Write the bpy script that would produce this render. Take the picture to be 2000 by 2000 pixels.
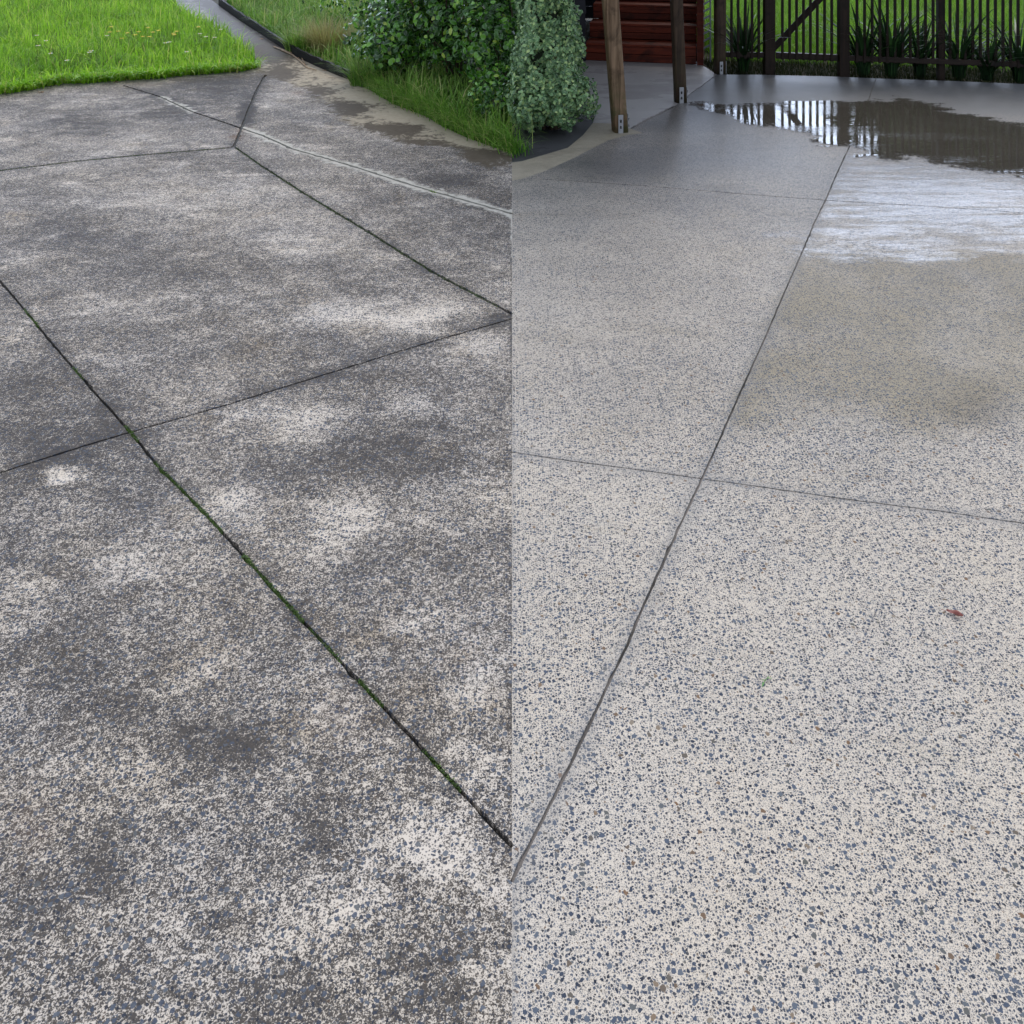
import bpy, bmesh, math, random
import numpy as np
from mathutils import Vector, Matrix
from mathutils.geometry import delaunay_2d_cdt

random.seed(7); np.random.seed(7)
scene = bpy.context.scene
for o in list(bpy.data.objects): bpy.data.objects.remove(o)
col = scene.collection
R = math.radians

# ------------------------------------------------------------------ camera
F = 1877.0; HOR = 239.0; H = 1.75; FH = F * H
cd = bpy.data.cameras.new('camera'); cam = bpy.data.objects.new('camera', cd); col.objects.link(cam)
cam.location = (0, 0, H); cam.rotation_euler = (R(90), 0, 0)
cd.sensor_width = 36; cd.lens = 36 * F / 2000; cd.shift_y = -(1000 + HOR) / 2000
cd.clip_start = 0.05; cd.clip_end = 2000
scene.camera = cam

# ------------------------------------------------------------------ sky and sun (overcast)
SUN_EL, SUN_AZ = R(52), R(25)
w = bpy.data.worlds.new('World'); scene.world = w; w.use_nodes = True
nt = w.node_tree; nt.nodes.clear()
out = nt.nodes.new('ShaderNodeOutputWorld'); bg = nt.nodes.new('ShaderNodeBackground')
sky = nt.nodes.new('ShaderNodeTexSky'); sky.sky_type = 'NISHITA'; sky.sun_disc = False
sky.sun_elevation = SUN_EL; sky.sun_rotation = SUN_AZ; sky.air_density = 1.0; sky.dust_density = 3.0
tc = nt.nodes.new('ShaderNodeTexCoord')
no = nt.nodes.new('ShaderNodeTexNoise'); no.inputs['Scale'].default_value = 2.2; no.inputs['Detail'].default_value = 5
nt.links.new(tc.outputs['Generated'], no.inputs['Vector'])
rp = nt.nodes.new('ShaderNodeValToRGB'); rp.color_ramp.elements[0].position = .34; rp.color_ramp.elements[1].position = .68
rp.color_ramp.elements[0].color = (5.9, 6.8, 8.6, 1); rp.color_ramp.elements[1].color = (12.1, 13.0, 14.7, 1)
nt.links.new(no.outputs['Fac'], rp.inputs['Fac'])
mx = nt.nodes.new('ShaderNodeMix'); mx.data_type = 'RGBA'; mx.inputs[0].default_value = 0.82   # cloud cover
nt.links.new(sky.outputs[0], mx.inputs[6]); nt.links.new(rp.outputs[0], mx.inputs[7])
sx = nt.nodes.new('ShaderNodeSeparateXYZ'); nt.links.new(tc.outputs['Generated'], sx.inputs[0])
def mr(sock, a, b, lo, hi):
    m_ = nt.nodes.new('ShaderNodeMapRange'); m_.interpolation_type = 'SMOOTHSTEP'; nt.links.new(sock, m_.inputs[0])
    for i_, v_ in zip((1, 2, 3, 4), (a, b, lo, hi)): m_.inputs[i_].default_value = v_
    return m_.outputs[0]
def mm(op, a, b):
    m_ = nt.nodes.new('ShaderNodeMath'); m_.operation = op
    for i_, v_ in enumerate((a, b)):
        if isinstance(v_, float): m_.inputs[i_].default_value = v_
        else: nt.links.new(v_, m_.inputs[i_])
    return m_.outputs[0]
# the cloud is thinner and brighter low down ahead of the viewer
glow = mm('MULTIPLY', mm('MULTIPLY', mr(sx.outputs[1], .35, .95, 0., 1.), mr(sx.outputs[2], .62, .34, 0., 1.)), 2.9)
gx = nt.nodes.new('ShaderNodeVectorMath'); gx.operation = 'SCALE'; nt.links.new(mx.outputs[2], gx.inputs[0]); nt.links.new(mm('ADD', glow, .9), gx.inputs['Scale'])
tn = nt.nodes.new('ShaderNodeMix'); tn.data_type = 'RGBA'; tn.blend_type = 'MULTIPLY'; tn.inputs[7].default_value = (.90, .96, 1.06, 1)
nt.links.new(mm('MULTIPLY', glow, .5), tn.inputs[0]); nt.links.new(gx.outputs[0], tn.inputs[6])
nt.links.new(tn.outputs[2], bg.inputs['Color']); bg.inputs['Strength'].default_value = 0.10
nt.links.new(bg.outputs[0], out.inputs[0])
sl = bpy.data.lights.new('sun', 'SUN'); sl.energy = 1.35; sl.angle = R(18); sl.color = (1, .93, .82)
so = bpy.data.objects.new('sun', sl); col.objects.link(so)
d = Vector((math.sin(SUN_AZ) * math.cos(SUN_EL), math.cos(SUN_AZ) * math.cos(SUN_EL), math.sin(SUN_EL)))
so.rotation_euler = d.to_track_quat('Z', 'Y').to_euler()
scene.view_settings.view_transform = 'Standard'; scene.view_settings.look = 'None'
scene.view_settings.gamma = 1; scene.view_settings.exposure = 0.0
scene.render.engine = 'CYCLES'

# ------------------------------------------------------------------ helpers
def G(px, py, z=0.0):                       # point on the level z seen at photograph position px, py
    Y = F * (H - z) / (py + HOR)
    return Vector(((px - 1000) * Y / F, Y, z))
def G2(p): g = G(*p); return Vector((g.x, g.y))
def link(o, parent=None):
    col.objects.link(o)
    if parent is not None: o.parent = parent
    return o
def mesh_obj(name, verts, faces, mat, parent=None, smooth=False):
    me = bpy.data.meshes.new(name); me.from_pydata([tuple(v) for v in verts], [], faces); me.update()
    if smooth: me.polygons.foreach_set('use_smooth', [True] * len(me.polygons))
    if mat: me.materials.append(mat)
    return link(bpy.data.objects.new(name, me), parent)
def tag(o, label, cat, group=None):
    o['label'] = label; o['category'] = cat
    if group: o['group'] = group
    return o
def structure(o): o['kind'] = 'structure'; return o
def stuff(o, label, cat): o['kind'] = 'stuff'; o['label'] = label; o['category'] = cat; return o
def thing(name, label, cat, loc=(0, 0, 0), rotz=0, group=None):
    o = bpy.data.objects.new(name, None); o.empty_display_size = .1
    col.objects.link(o); o.location = loc; o.rotation_euler = (0, 0, rotz)
    return tag(o, label, cat, group)

class MB:                                    # mesh collector
    def __init__(s): s.v = []; s.f = []
    def box(s, c, size, rot=None, bev=0.0, taper=1.0):
        bm = bmesh.new(); bmesh.ops.create_cube(bm, size=1)
        for v in bm.verts:
            t = taper if v.co.z > 0 else 1
            v.co = Vector((v.co.x * size[0] * t, v.co.y * size[1] * t, v.co.z * size[2]))
        if bev: bmesh.ops.bevel(bm, geom=list(bm.edges), offset=bev, segments=2, affect='EDGES', profile=.6)
        M = Matrix.Translation(Vector(c)) @ (rot.to_4x4() if rot is not None else Matrix())
        n = len(s.v); bm.verts.index_update()
        s.v += [M @ v.co for v in bm.verts]
        s.f += [[n + q.index for q in f.verts] for f in bm.faces]; bm.free(); return s
    def tube(s, pts, rad, n=8):
        b = len(s.v); pts = [Vector(p) for p in pts]
        for i, p in enumerate(pts):
            t = (pts[min(i + 1, len(pts) - 1)] - pts[max(i - 1, 0)]).normalized()
            u = t.orthogonal().normalized(); v = t.cross(u)
            r = rad[i] if isinstance(rad, (list, tuple)) else rad
            s.v += [p + (u * math.cos(a) + v * math.sin(a)) * r for a in [2 * math.pi * k / n for k in range(n)]]
        for i in range(len(pts) - 1):
            for k in range(n):
                s.f.append([b + i * n + k, b + i * n + (k + 1) % n, b + (i + 1) * n + (k + 1) % n, b + (i + 1) * n + k])
        s.f.append([b + k for k in range(n)][::-1]); s.f.append([b + (len(pts) - 1) * n + k for k in range(n)])
        return s
    def build(s, name, mat, parent=None, smooth=False): return mesh_obj(name, s.v, s.f, mat, parent, smooth)

# ------------------------------------------------------------------ node helpers
class NT:
    def __init__(s, name):
        s.m = bpy.data.materials.new(name); s.m.use_nodes = True; s.t = s.m.node_tree; s.t.nodes.clear()
        s.out = s.t.nodes.new('ShaderNodeOutputMaterial'); s.p = s.t.nodes.new('ShaderNodeBsdfPrincipled')
        s.t.links.new(s.p.outputs[0], s.out.inputs[0])
    def put(s, sock, v):
        if isinstance(v, bpy.types.NodeSocket): s.t.links.new(v, sock)
        elif isinstance(v, tuple) and len(v) == 3 and sock.type == 'RGBA': sock.default_value = (*v, 1)
        else: sock.default_value = v
    def n(s, typ, **kw):
        nd = s.t.nodes.new(typ)
        for k, v in kw.items(): setattr(nd, k, v)
        return nd
    def math(s, op, a, b=0.0, c=None, clamp=False):
        nd = s.n('ShaderNodeMath', operation=op, use_clamp=clamp); s.put(nd.inputs[0], a); s.put(nd.inputs[1], b)
        if c is not None: s.put(nd.inputs[2], c)
        return nd.outputs[0]
    def mix(s, f, a, b, mode='MIX'):
        nd = s.n('ShaderNodeMix', data_type='RGBA', blend_type=mode); s.put(nd.inputs[0], f); s.put(nd.inputs[6], a); s.put(nd.inputs[7], b)
        return nd.outputs[2]
    def mixf(s, f, a, b):
        nd = s.n('ShaderNodeMix', data_type='FLOAT'); s.put(nd.inputs[0], f); s.put(nd.inputs[2], a); s.put(nd.inputs[3], b)
        return nd.outputs[0]
    def step(s, x, lo, hi, a=0.0, b=1.0, smooth=True):
        nd = s.n('ShaderNodeMapRange', interpolation_type='SMOOTHSTEP' if smooth else 'LINEAR')
        s.put(nd.inputs[0], x); s.put(nd.inputs[1], lo); s.put(nd.inputs[2], hi); s.put(nd.inputs[3], a); s.put(nd.inputs[4], b)
        return nd.outputs[0]
    def pos(s): return s.scalev(s.n('ShaderNodeNewGeometry').outputs['Position'], (1, 1, 1), (13.371, 17.137, .4373))   # keeps noise off its lattice planes
    def obj(s): return s.n('ShaderNodeTexCoord').outputs['Object']
    def attr(s, name): return s.n('ShaderNodeAttribute', attribute_name=name).outputs['Fac']
    def scalev(s, v, sc, off=(0, 0, 0), rot=(0, 0, 0)):
        nd = s.n('ShaderNodeMapping'); s.put(nd.inputs[0], v); nd.inputs['Scale'].default_value = sc
        nd.inputs['Location'].default_value = off; nd.inputs['Rotation'].default_value = rot; return nd.outputs[0]
    def noise(s, v, scale, detail=3, rough=.5, dist=0.0, color=False):
        nd = s.n('ShaderNodeTexNoise'); s.put(nd.inputs['Vector'], v); nd.inputs['Scale'].default_value = scale
        nd.inputs['Detail'].default_value = detail; nd.inputs['Roughness'].default_value = rough; nd.inputs['Distortion'].default_value = dist
        return nd.outputs['Color' if color else 'Fac']
    def ramp(s, f, stops):
        nd = s.n('ShaderNodeValToRGB'); cr = nd.color_ramp
        while len(cr.elements) < len(stops): cr.elements.new(.5)
        for e, (p, c) in zip(cr.elements, stops): e.position = p; e.color = (*c, 1)
        s.put(nd.inputs[0], f); return nd.outputs[0]
    def bump(s, h, strength=.3, dist=.002, nrm=None):
        nd = s.n('ShaderNodeBump'); s.put(nd.inputs['Height'], h); s.put(nd.inputs['Strength'], strength); nd.inputs['Distance'].default_value = dist
        if nrm is not None: s.put(nd.inputs['Normal'], nrm)
        return nd.outputs[0]
    def set(s, **kw):
        for k, v in kw.items(): s.put(s.p.inputs[k.replace('_', ' ')], v)
        return s

def simple(name, c, rough=.6, var=.15, scale=30, bump=.2, metallic=0.0, spec=.5):
    m = NT(name); n = m.noise(m.obj(), scale, 5, .6)
    cc = m.mix(n, tuple(x * (1 - var) for x in c), tuple(min(1, x * (1 + var)) for x in c))
    m.set(Base_Color=cc, Roughness=rough, Metallic=metallic, Specular_IOR_Level=spec, Normal=m.bump(n, bump, .003))
    return m.m

def stones(m, P, scale, dens, thr=(.06, .16), rad=.52, seed=0.0):
    """angular stone chips; returns (mask, random value of the cell)"""
    v = m.scalev(P, (1, 1, 1), (seed, seed * 1.7, 0))
    jit = m.noise(v, scale * 1.7, 1, .5, color=True)
    add = m.n('ShaderNodeVectorMath', operation='MULTIPLY_ADD'); m.put(add.inputs[0], jit)
    add.inputs[1].default_value = (.55 / scale,) * 3; m.put(add.inputs[2], v)
    a = m.n('ShaderNodeTexVoronoi', voronoi_dimensions='2D', feature='F1'); m.put(a.inputs['Vector'], add.outputs[0]); a.inputs['Scale'].default_value = scale
    e = m.n('ShaderNodeTexVoronoi', voronoi_dimensions='2D', feature='DISTANCE_TO_EDGE'); m.put(e.inputs['Vector'], add.outputs[0]); e.inputs['Scale'].default_value = scale
    sp = m.n('ShaderNodeSeparateColor'); m.put(sp.inputs[0], a.outputs['Color'])
    t = m.math('MULTIPLY_ADD', sp.outputs[1], thr[1] - thr[0], thr[0])
    k = m.step(m.math('SUBTRACT', e.outputs['Distance'], t), 0, .045)
    r = m.math('MULTIPLY_ADD', sp.outputs[2], rad * .5, rad * .5)
    k2 = m.step(m.math('SUBTRACT', r, a.outputs['Distance']), 0, .06)
    k3 = m.math('LESS_THAN', sp.outputs[0], dens)
    return m.math('MULTIPLY', m.math('MULTIPLY', k, k2), k3), sp.outputs[1], sp.outputs[2]

STONE = [(0, (.024, .029, .042)), (.4, (.052, .066, .096)), (.7, (.085, .105, .145)), (.86, (.13, .15, .18)), (.95, (.12, .12, .11)), (.985, (.20, .12, .07)), (1, (.26, .22, .17))]

def mat_clean():
    m = NT('exposed_aggregate_clean'); P = m.pos()
    dn = m.noise(P, 1.6, 4, .6)
    dens = m.step(dn, .3, .7, -.18, .22, False)
    big, c1, d1 = stones(m, P, 95, m.math('ADD', dens, .36), seed=0)
    mid, c2, d2 = stones(m, P, 175, m.math('ADD', dens, .70), seed=3.1)
    sml, c3, d3 = stones(m, P, 330, m.math('ADD', dens, .82), seed=7.7)
    plain = m.attr('plain'); wet = m.attr('wet'); film = m.attr('film'); tan = m.attr('tan'); dirt = m.attr('dirt')
    tan = m.step(m.math('ADD', tan, m.math('MULTIPLY_ADD', m.noise(m.scalev(P, (1, 1.8, 1), (2, 0, 0)), 2.6, 9, .74, .4), 1.9, -.95)), .10, .85)
    pn = m.noise(P, 9, 4, .6); fine = m.noise(P, 420, 2, .6)
    mort = m.mix(m.noise(P, 2.1, 3), (.70, .60, .475), (.645, .59, .52))
    mort = m.mix(m.step(fine, .35, .7), mort, m.mix(.5, mort, (.36, .33, .30)))
    mort = m.mix(m.math('MULTIPLY', tan, m.step(m.noise(P, 2.2, 5, .6), .25, .6, .35, 1.0)), mort, (.42, .355, .245))
    b = m.mix(m.math('MULTIPLY', sml, .68), mort, m.ramp(c3, STONE))
    b = m.mix(m.math('MULTIPLY', mid, .93), b, m.ramp(c2, STONE))
    b = m.mix(big, b, m.ramp(d1, STONE))
    pl = m.mix(pn, (.20, .20, .205), (.30, .295, .29)); pl = m.mix(m.step(fine, .3, .8), pl, m.mix(.5, pl, (.13, .13, .13)))
    b = m.mix(plain, b, pl)
    # water soaked areas, painted shade near the posts included: edges broken up by noise
    wn = m.noise(m.scalev(P, (1, 2.2, 1)), 3.0, 6, .62)
    wet_shade = m.math('ADD', wet, m.math('MULTIPLY_ADD', wn, .5, -.25), clamp=True)
    wet_shade = m.math('MULTIPLY', wet_shade, m.step(wet, .0, .12))
    ff = m.math('ADD', m.math('MULTIPLY', m.noise(m.scalev(P, (1, 2.6, 1)), 6.0, 7, .7), .62), m.math('MULTIPLY', m.noise(P, 130, 2, .7), .38))
    filmm = m.step(m.math('ADD', film, m.math('MULTIPLY_ADD', ff, 2.6, -1.3)), .25, .95)
    filmm = m.math('MULTIPLY', filmm, m.step(film, .02, .55))
    stk = m.noise(m.scalev(P, (1.6, 17, 1), (0, 0, 0), (0, 0, .05)), 1.0, 6, .7, .3)
    filmm = m.math('MULTIPLY', filmm, m.step(stk, .34, .52, .30, 1.0))
    filmm = m.math('MULTIPLY', filmm, m.math('MULTIPLY_ADD', m.math('MAXIMUM', mid, big), -.45, 1.0))
    b = m.mix(m.math('MULTIPLY', wet_shade, .95), b, m.mix(1.0, b, (.26, .27, .29), 'MULTIPLY'))
    b = m.mix(m.math('MULTIPLY', filmm, .5), b, m.mix(1.0, b, (.5, .47, .42), 'MULTIPLY'))
    b = m.mix(m.math('MULTIPLY', dirt, .55), b, m.mix(1.0, b, (.42, .38, .30), 'MULTIPLY'))
    grain = m.math('ADD', m.math('MULTIPLY', m.math('MAXIMUM', big, mid), .6), fine)
    st = m.mixf(plain, m.mixf(filmm, .35, .10), .12)
    nb = m.bump(grain, st, .0015)
    rip = m.noise(m.scalev(P, (9, 34, 1)), 1.0, 4, .6, .4)
    nc = m.bump(rip, m.mixf(filmm, .0, .3), .004, m.bump(grain, m.mixf(filmm, .30, .22), .0012))
    m.set(Base_Color=b, Roughness=m.mixf(wet_shade, .75, .5), Normal=nb, Specular_IOR_Level=.12,
          Coat_Weight=m.math('MAXIMUM', m.math('MULTIPLY', wet_shade, .55), filmm), Coat_Roughness=m.mixf(filmm, .30, .06), Coat_IOR=m.mixf(filmm, 1.5, 1.9), Coat_Normal=nc)
    return m.m

def mat_dirty():
    m = NT('exposed_aggregate_grimy'); P = m.pos()
    big, c1, d1 = stones(m, P, 96, .42, seed=1.3)
    mid, c2, d2 = stones(m, P, 190, .55, seed=4.4)
    dirt = m.attr('dirt'); plain = m.attr('plain'); spot = m.attr('spot'); pale = m.attr('pale'); brown = m.attr('tan'); wet = m.attr('wet')
    PS = m.scalev(P, (1, 1.15, 1), (0, 0, 0), (0, 0, .5))
    m1 = m.noise(PS, 1.1, 3, .55); m2 = m.noise(PS, 3.6, 9, .76, .5); m3 = m.noise(P, 24, 6, .72, .3)
    macro = m.math('ADD', m.math('MULTIPLY', m1, .35), m.math('ADD', m.math('MULTIPLY', m2, .75), m.math('MULTIPLY', m3, .42)))
    wear = m.step(m.noise(m.scalev(P, (1, 2.4, 1), (7, 3, 0), (0, 0, -.35)), 2.1, 10, .78, .6), .52, .66)
    macro = m.math('SUBTRACT', m.math('SUBTRACT', macro, m.math('MULTIPLY', wear, .20)), .715)                       # about -.3 .. .3
    dn_ = m.step(m.noise(m.scalev(P, (1, 1.5, 1), (5, 9, 0), (0, 0, -.3)), 6.5, 9, .78, .6), .36, .64, .15, 1.85, False)
    macro = m.math('MULTIPLY_ADD', m.math('MULTIPLY', dirt, dn_), .30, m.math('MULTIPLY', macro, 1.0))
    f1 = m.noise(P, 215, 3, .7, .6); f2 = m.noise(P, 430, 2, .7)
    f3 = m.noise(P, 75, 3, .6, .4)
    f = m.math('ADD', m.math('MULTIPLY', f1, .48), m.math('ADD', m.math('MULTIPLY', f2, .26), m.math('MULTIPLY', f3, .26)))
    g = m.step(m.math('ADD', f, m.math('MULTIPLY', macro, .25)), .455, .53)       # grime in the pores
    mort = m.mix(m.noise(P, 2.4, 3), (.72, .615, .48), (.64, .60, .57))
    mort = m.mix(m.step(m.noise(P, 3.7, 5, .7), .54, .75), mort, (.54, .45, .34))
    grime = m.mix(m.noise(P, 3.1, 4), (.033, .025, .018), (.031, .030, .034))
    b = m.mix(m.math('MULTIPLY', g, .90), mort, grime)
    b = m.mix(m.math('MULTIPLY', mid, .72), b, m.mix(.35, m.ramp(c2, STONE), grime))
    b = m.mix(m.math('MULTIPLY', big, .93), b, m.ramp(m.math('MULTIPLY', d1, .92), STONE))
    # general veil of dirt over stones and mortar
    b = m.mix(m.step(macro, -.2, .6, .02, .46, False), b, grime)
    # smooth trowelled concrete with brown dirt patches
    pn = m.noise(P, 26, 5, .65); p2 = m.noise(m.scalev(P, (1, 1, 1), (4, 2, 0)), 10.5, 7, .70, .5)
    pl = m.mix(pn, (.28, .235, .165), (.54, .47, .36)); pl = m.mix(m.step(f2, .35, .75, 0, .45), pl, (.25, .22, .17))
    pm = m.step(m.math('ADD', spot, m.math('MULTIPLY_ADD', m.math('MULTIPLY_ADD', pn, .35, m.math('MULTIPLY', p2, .65)), 2.8, -1.4)), .12, .50)
    pl = m.mix(m.math('MULTIPLY', pm, .9), pl, m.mix(pn, (.04, .032, .024), (.10, .078, .056)))
    edge = m.step(m.math('ADD', plain, m.math('MULTIPLY_ADD', p2, .9, -.45)), .42, .58)
    b = m.mix(edge, b, pl)
    b = m.mix(m.step(m.math('ADD', pale, m.math('MULTIPLY_ADD', m.math('MULTIPLY_ADD', pn, .5, m.math('MULTIPLY', p2, .5)), 3.2, -1.6)), .35, .95), b, m.mix(pn, (.36, .34, .29), (.56, .54, .49)))
    b = m.mix(m.math('MULTIPLY', brown, .6), b, (.20, .12, .075))
    b = m.mix(m.math('MULTIPLY', wet, .6), b, m.mix(1.0, b, (.38, .38, .40), 'MULTIPLY'))
    nb = m.bump(m.math('ADD', f, m.math('MULTIPLY', m.math('MAXIMUM', big, mid), .35)), m.mixf(edge, .5, .2), .002)
    m.set(Base_Color=b, Roughness=m.mixf(wet, .75, .5), Normal=nb, Specular_IOR_Level=.10, Coat_Weight=m.math('MULTIPLY', wet, .06), Coat_Roughness=.42, Coat_Normal=nb)
    return m.m

def mat_plain(name, a, b2, scale=9, rough=.6, coat=.3, crough=.3, speck=.3):
    m = NT(name); P = m.pos(); n = m.noise(P, scale, 6, .65, .3); fine = m.noise(P, 300, 2, .7)
    n2 = m.noise(m.scalev(P, (1, 2, 1), (3, 1, 0)), 1.7, 4, .6)
    c = m.mix(n, a, b2); c = m.mix(m.step(fine, .45, .75, 0, speck), c, tuple(x * .3 for x in a))
    c = m.mix(m.step(n2, .45, .65, 0, .4), c, tuple(x * .6 for x in a))
    nb = m.bump(fine, .25, .0012)
    m.set(Base_Color=c, Roughness=rough, Normal=nb, Coat_Weight=coat, Coat_Roughness=m.step(n2, .4, .65, crough, crough * .55), Coat_Normal=m.bump(n, .12, .002))
    return m.m

def mat_blade(name, stops, rough=.45, trans=.3, spec=.4):
    m = NT(name); r = m.attr('rnd'); c = m.ramp(r, stops)
    tip = m.attr('tip'); c = m.mix(m.math('MULTIPLY', tip, .35), c, m.mix(.5, c, tuple(min(1, x * 1.5) for x in stops[-1][1])))
    m.set(Base_Color=c, Roughness=rough, Specular_IOR_Level=spec)
    tr = m.n('ShaderNodeBsdfTranslucent'); m.put(tr.inputs[0], m.mix(.5, c, m.mix(1.0, c, (1.0, 1.25, .5), 'MULTIPLY')))
    ms = m.n('ShaderNodeMixShader'); ms.inputs[0].default_value = trans
    m.t.links.new(m.p.outputs[0], ms.inputs[1]); m.t.links.new(tr.outputs[0], ms.inputs[2]); m.t.links.new(ms.outputs[0], m.out.inputs[0])
    return m.m

def mat_wood(name, a, b2, wetness=.3, axis='Z', green=0.0):
    m = NT(name); P = m.obj()
    sc = {'Z': (38, 38, 2.2), 'X': (2.2, 38, 38)}[axis]
    n = m.noise(m.scalev(P, sc), 1.0, 6, .65, .8); k = m.noise(P, 5.5, 4, .6, .5)
    c = m.mix(m.step(n, .3, .7), a, b2); c = m.mix(m.step(k, .5, .68, 0, .75), c, tuple(x * .30 for x in a))
    if green:
        sp = m.n('ShaderNodeSeparateXYZ'); m.put(sp.inputs[0], P)
        gm = m.math('MULTIPLY', m.step(sp.outputs[2], .45, .05), m.step(m.noise(P, 14, 4), .38, .62))
        c = m.mix(m.math('MULTIPLY', gm, green), c, (.06, .07, .025))
    m.set(Base_Color=c, Roughness=.6, Specular_IOR_Level=.25, Normal=m.bump(n, .4, .003), Coat_Weight=wetness, Coat_Roughness=.35)
    return m.m

def mat_soil(name, a, b2):
    m = NT(name); P = m.pos(); n = m.noise(P, 14, 7, .7); n2 = m.noise(P, 1.2, 3)
    c = m.mix(m.step(n, .3, .7), a, b2); c = m.mix(m.step(n2, .4, .7, 0, .5), c, tuple(x * .6 for x in a))
    m.set(Base_Color=c, Roughness=.9, Normal=m.bump(n, .8, .02)); return m.m

def mat_water():
    m = NT('puddle_water'); P = m.pos()
    r1 = m.noise(m.scalev(P, (3.0, 11, 1)), 1.0, 2, .5, .5); r2 = m.noise(m.scalev(P, (16, 55, 1)), 1.0, 4, .65, .4)
    big = m.step(m.noise(m.scalev(P, (.8, 2.4, 1)), 1.3, 3), .45, .62)
    h = m.math('ADD', r1, m.math('MULTIPLY', m.math('MULTIPLY', r2, .8), big))
    m.set(Base_Color=m.mix(m.noise(P, 3, 4), (.055, .048, .038), (.090, .080, .064)), Roughness=.025, IOR=1.5, Specular_IOR_Level=.75,
          Normal=m.bump(h, .15, .004), Alpha=1.0)
    dd = m.attr('depth'); en = m.math('ADD', m.math('MULTIPLY', m.noise(m.scalev(P, (1, 2.2, 1)), 5.0, 6, .68), .7), m.math('MULTIPLY', m.noise(P, 60, 2, .6), .3))
    al = m.step(m.math('ADD', dd, m.math('MULTIPLY_ADD', en, .9, -.45)), .03, .11)
    m.put(m.p.inputs['Alpha'], m.math('MULTIPLY', al, m.step(dd, .0, .35, .80, .93)))
    return m.m

# ------------------------------------------------------------------ outlines read off the photograph, laid on the ground
J_B = [(-60, 480), (50, 607), (99.5, 668), (130.6, 704), (180, 761), (255, 844), (312, 914), (397, 999), (500, 1112), (531, 1147), (593, 1215), (699, 1328), (810.5, 1448), (869.6, 1513), (980, 1631), (1001, 1654)]
J_D = [(-60, 942), (50, 907), (164, 871), (255, 844), (446, 790), (500, 773), (681, 717), (823.5, 673), (981, 628), (1001, 622)]
J_T = [(-60, 340), (50, 327), (139, 316), (256, 304.6), (447, 288.5), (457, 286)]
J_N = [(457, 286), (460, 278.5), (472, 249), (487, 211), (500, 179), (518, 147)]
J_C = [(457, 286), (510, 323.6), (597, 379.5), (709, 446.6), (853, 536), (982, 603), (1001, 614)]
J_K = [(241, 167), (313, 189), (375, 218), (437.5, 239), (472, 251), (510, 263.6), (572, 291), (684, 323), (796, 359), (848, 374.5), (982, 412), (1001, 418)]
J_A = [(1711, 153), (1694, 201.5), (1664, 276), (1634, 340), (1613, 390), (1589, 439), (1562, 504), (1530, 576), (1495, 659), (1449, 760), (1371, 935), (1320.6, 1042), (1253, 1192), (1225, 1259.5), (1163, 1389), (1113.5, 1493), (1062, 1596), (1020, 1679), (999, 1722)]
J_E = [(999, 883), (1027, 887), (1113.5, 900), (1251, 918), (1371, 935), (1480, 950), (1661, 976), (1834.5, 998), (1949.6, 1015), (2100, 1037)]
J_F = [(1060, 350), (1250, 362), (1480, 381), (1612, 391), (1691, 396), (1803, 402), (1949.6, 412), (2100, 424)]
J_P = [(1343, 186.6), (1370, 168), (1400, 145.6)]
J_S = [(1231, 251), (1258.5, 236), (1283, 224), (1318, 206.5)]
joints = [('o', J_B, .0095), ('o', J_D, .0085), ('o', J_T, .020), ('o', J_N, .022), ('o', J_C, .017), ('o', J_K, .020),
          ('n', J_A, .0070), ('n', J_E, .0050), ('n', J_F, .0065), ('n', J_P, .009), ('n', J_S, .030)]

def resample(pts, step):
    out = [pts[0]]
    for a, b in zip(pts[:-1], pts[1:]):
        n = max(1, int((b - a).length / step))
        for k in range(1, n + 1): out.append(a.lerp(b, k / n))
    return out
def strip_sides(poly, wd, rng):
    L, Rr = [], []
    for i, p in enumerate(poly):
        t = (poly[min(i + 1, len(poly) - 1)] - poly[max(i - 1, 0)]).normalized(); nrm = Vector((-t.y, t.x))
        L.append(p + nrm * wd * (.46 + rng.uniform(-.14, .14) + (.5 * rng.random() if rng.random() < .10 else 0))); Rr.append(p - nrm * wd * (.46 + rng.uniform(-.14, .14) + (.5 * rng.random() if rng.random() < .10 else 0)))
    return L, Rr
rng = random.Random(3)
JW = []
for side, pts, wd in joints:
    pl = resample([G2(p) for p in pts], .022)
    JW.append((side, pl, *strip_sides(pl, wd, rng), wd))

LAWN = [(-500, 225), (-60, 188), (50, 174), (114.5, 163), (251, 153), (313, 149), (462, 137), (500, 130), (498, 110), (462, 85), (437, 58), (395, 48), (360, 30), (330, 0), (300, -40), (-1200, -40)]
HEDGE = [(1000, 301), (979.6, 293), (907.5, 267), (863, 246), (833, 228), (768, 203), (726, 178), (694, 160), (659, 147), (622, 131), (584, 114), (540, 87), (510, 67), (480, 48), (440, 20), (400, -10), (370, -40), (1000, -40)]
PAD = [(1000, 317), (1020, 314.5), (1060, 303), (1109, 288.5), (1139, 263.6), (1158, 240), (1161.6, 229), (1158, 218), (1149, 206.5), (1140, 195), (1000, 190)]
KERB = [(1000, 353), (1000, 317.2), (1020, 314.7), (1060, 303.2), (1109, 288.7), (1139, 263.8), (1158, 240.3), (1196, 241), (1231, 251), (1256, 260), (1226, 263.6), (1189, 273.5), (1159, 288.5), (1122, 308), (1060, 336), (1020, 349)]
PATH = [(1149, 206.5), (1158, 218), (1161.6, 229), (1158, 240), (1196, 241), (1231, 251), (1258.5, 236), (1283, 224), (1318, 206.5), (1343, 186.6), (1370, 168), (1400, 145.6), (1376, 130), (1360, 120), (1350, 100), (1100, 90), (1000, 100), (1000, 190), (1140, 195)]
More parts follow.
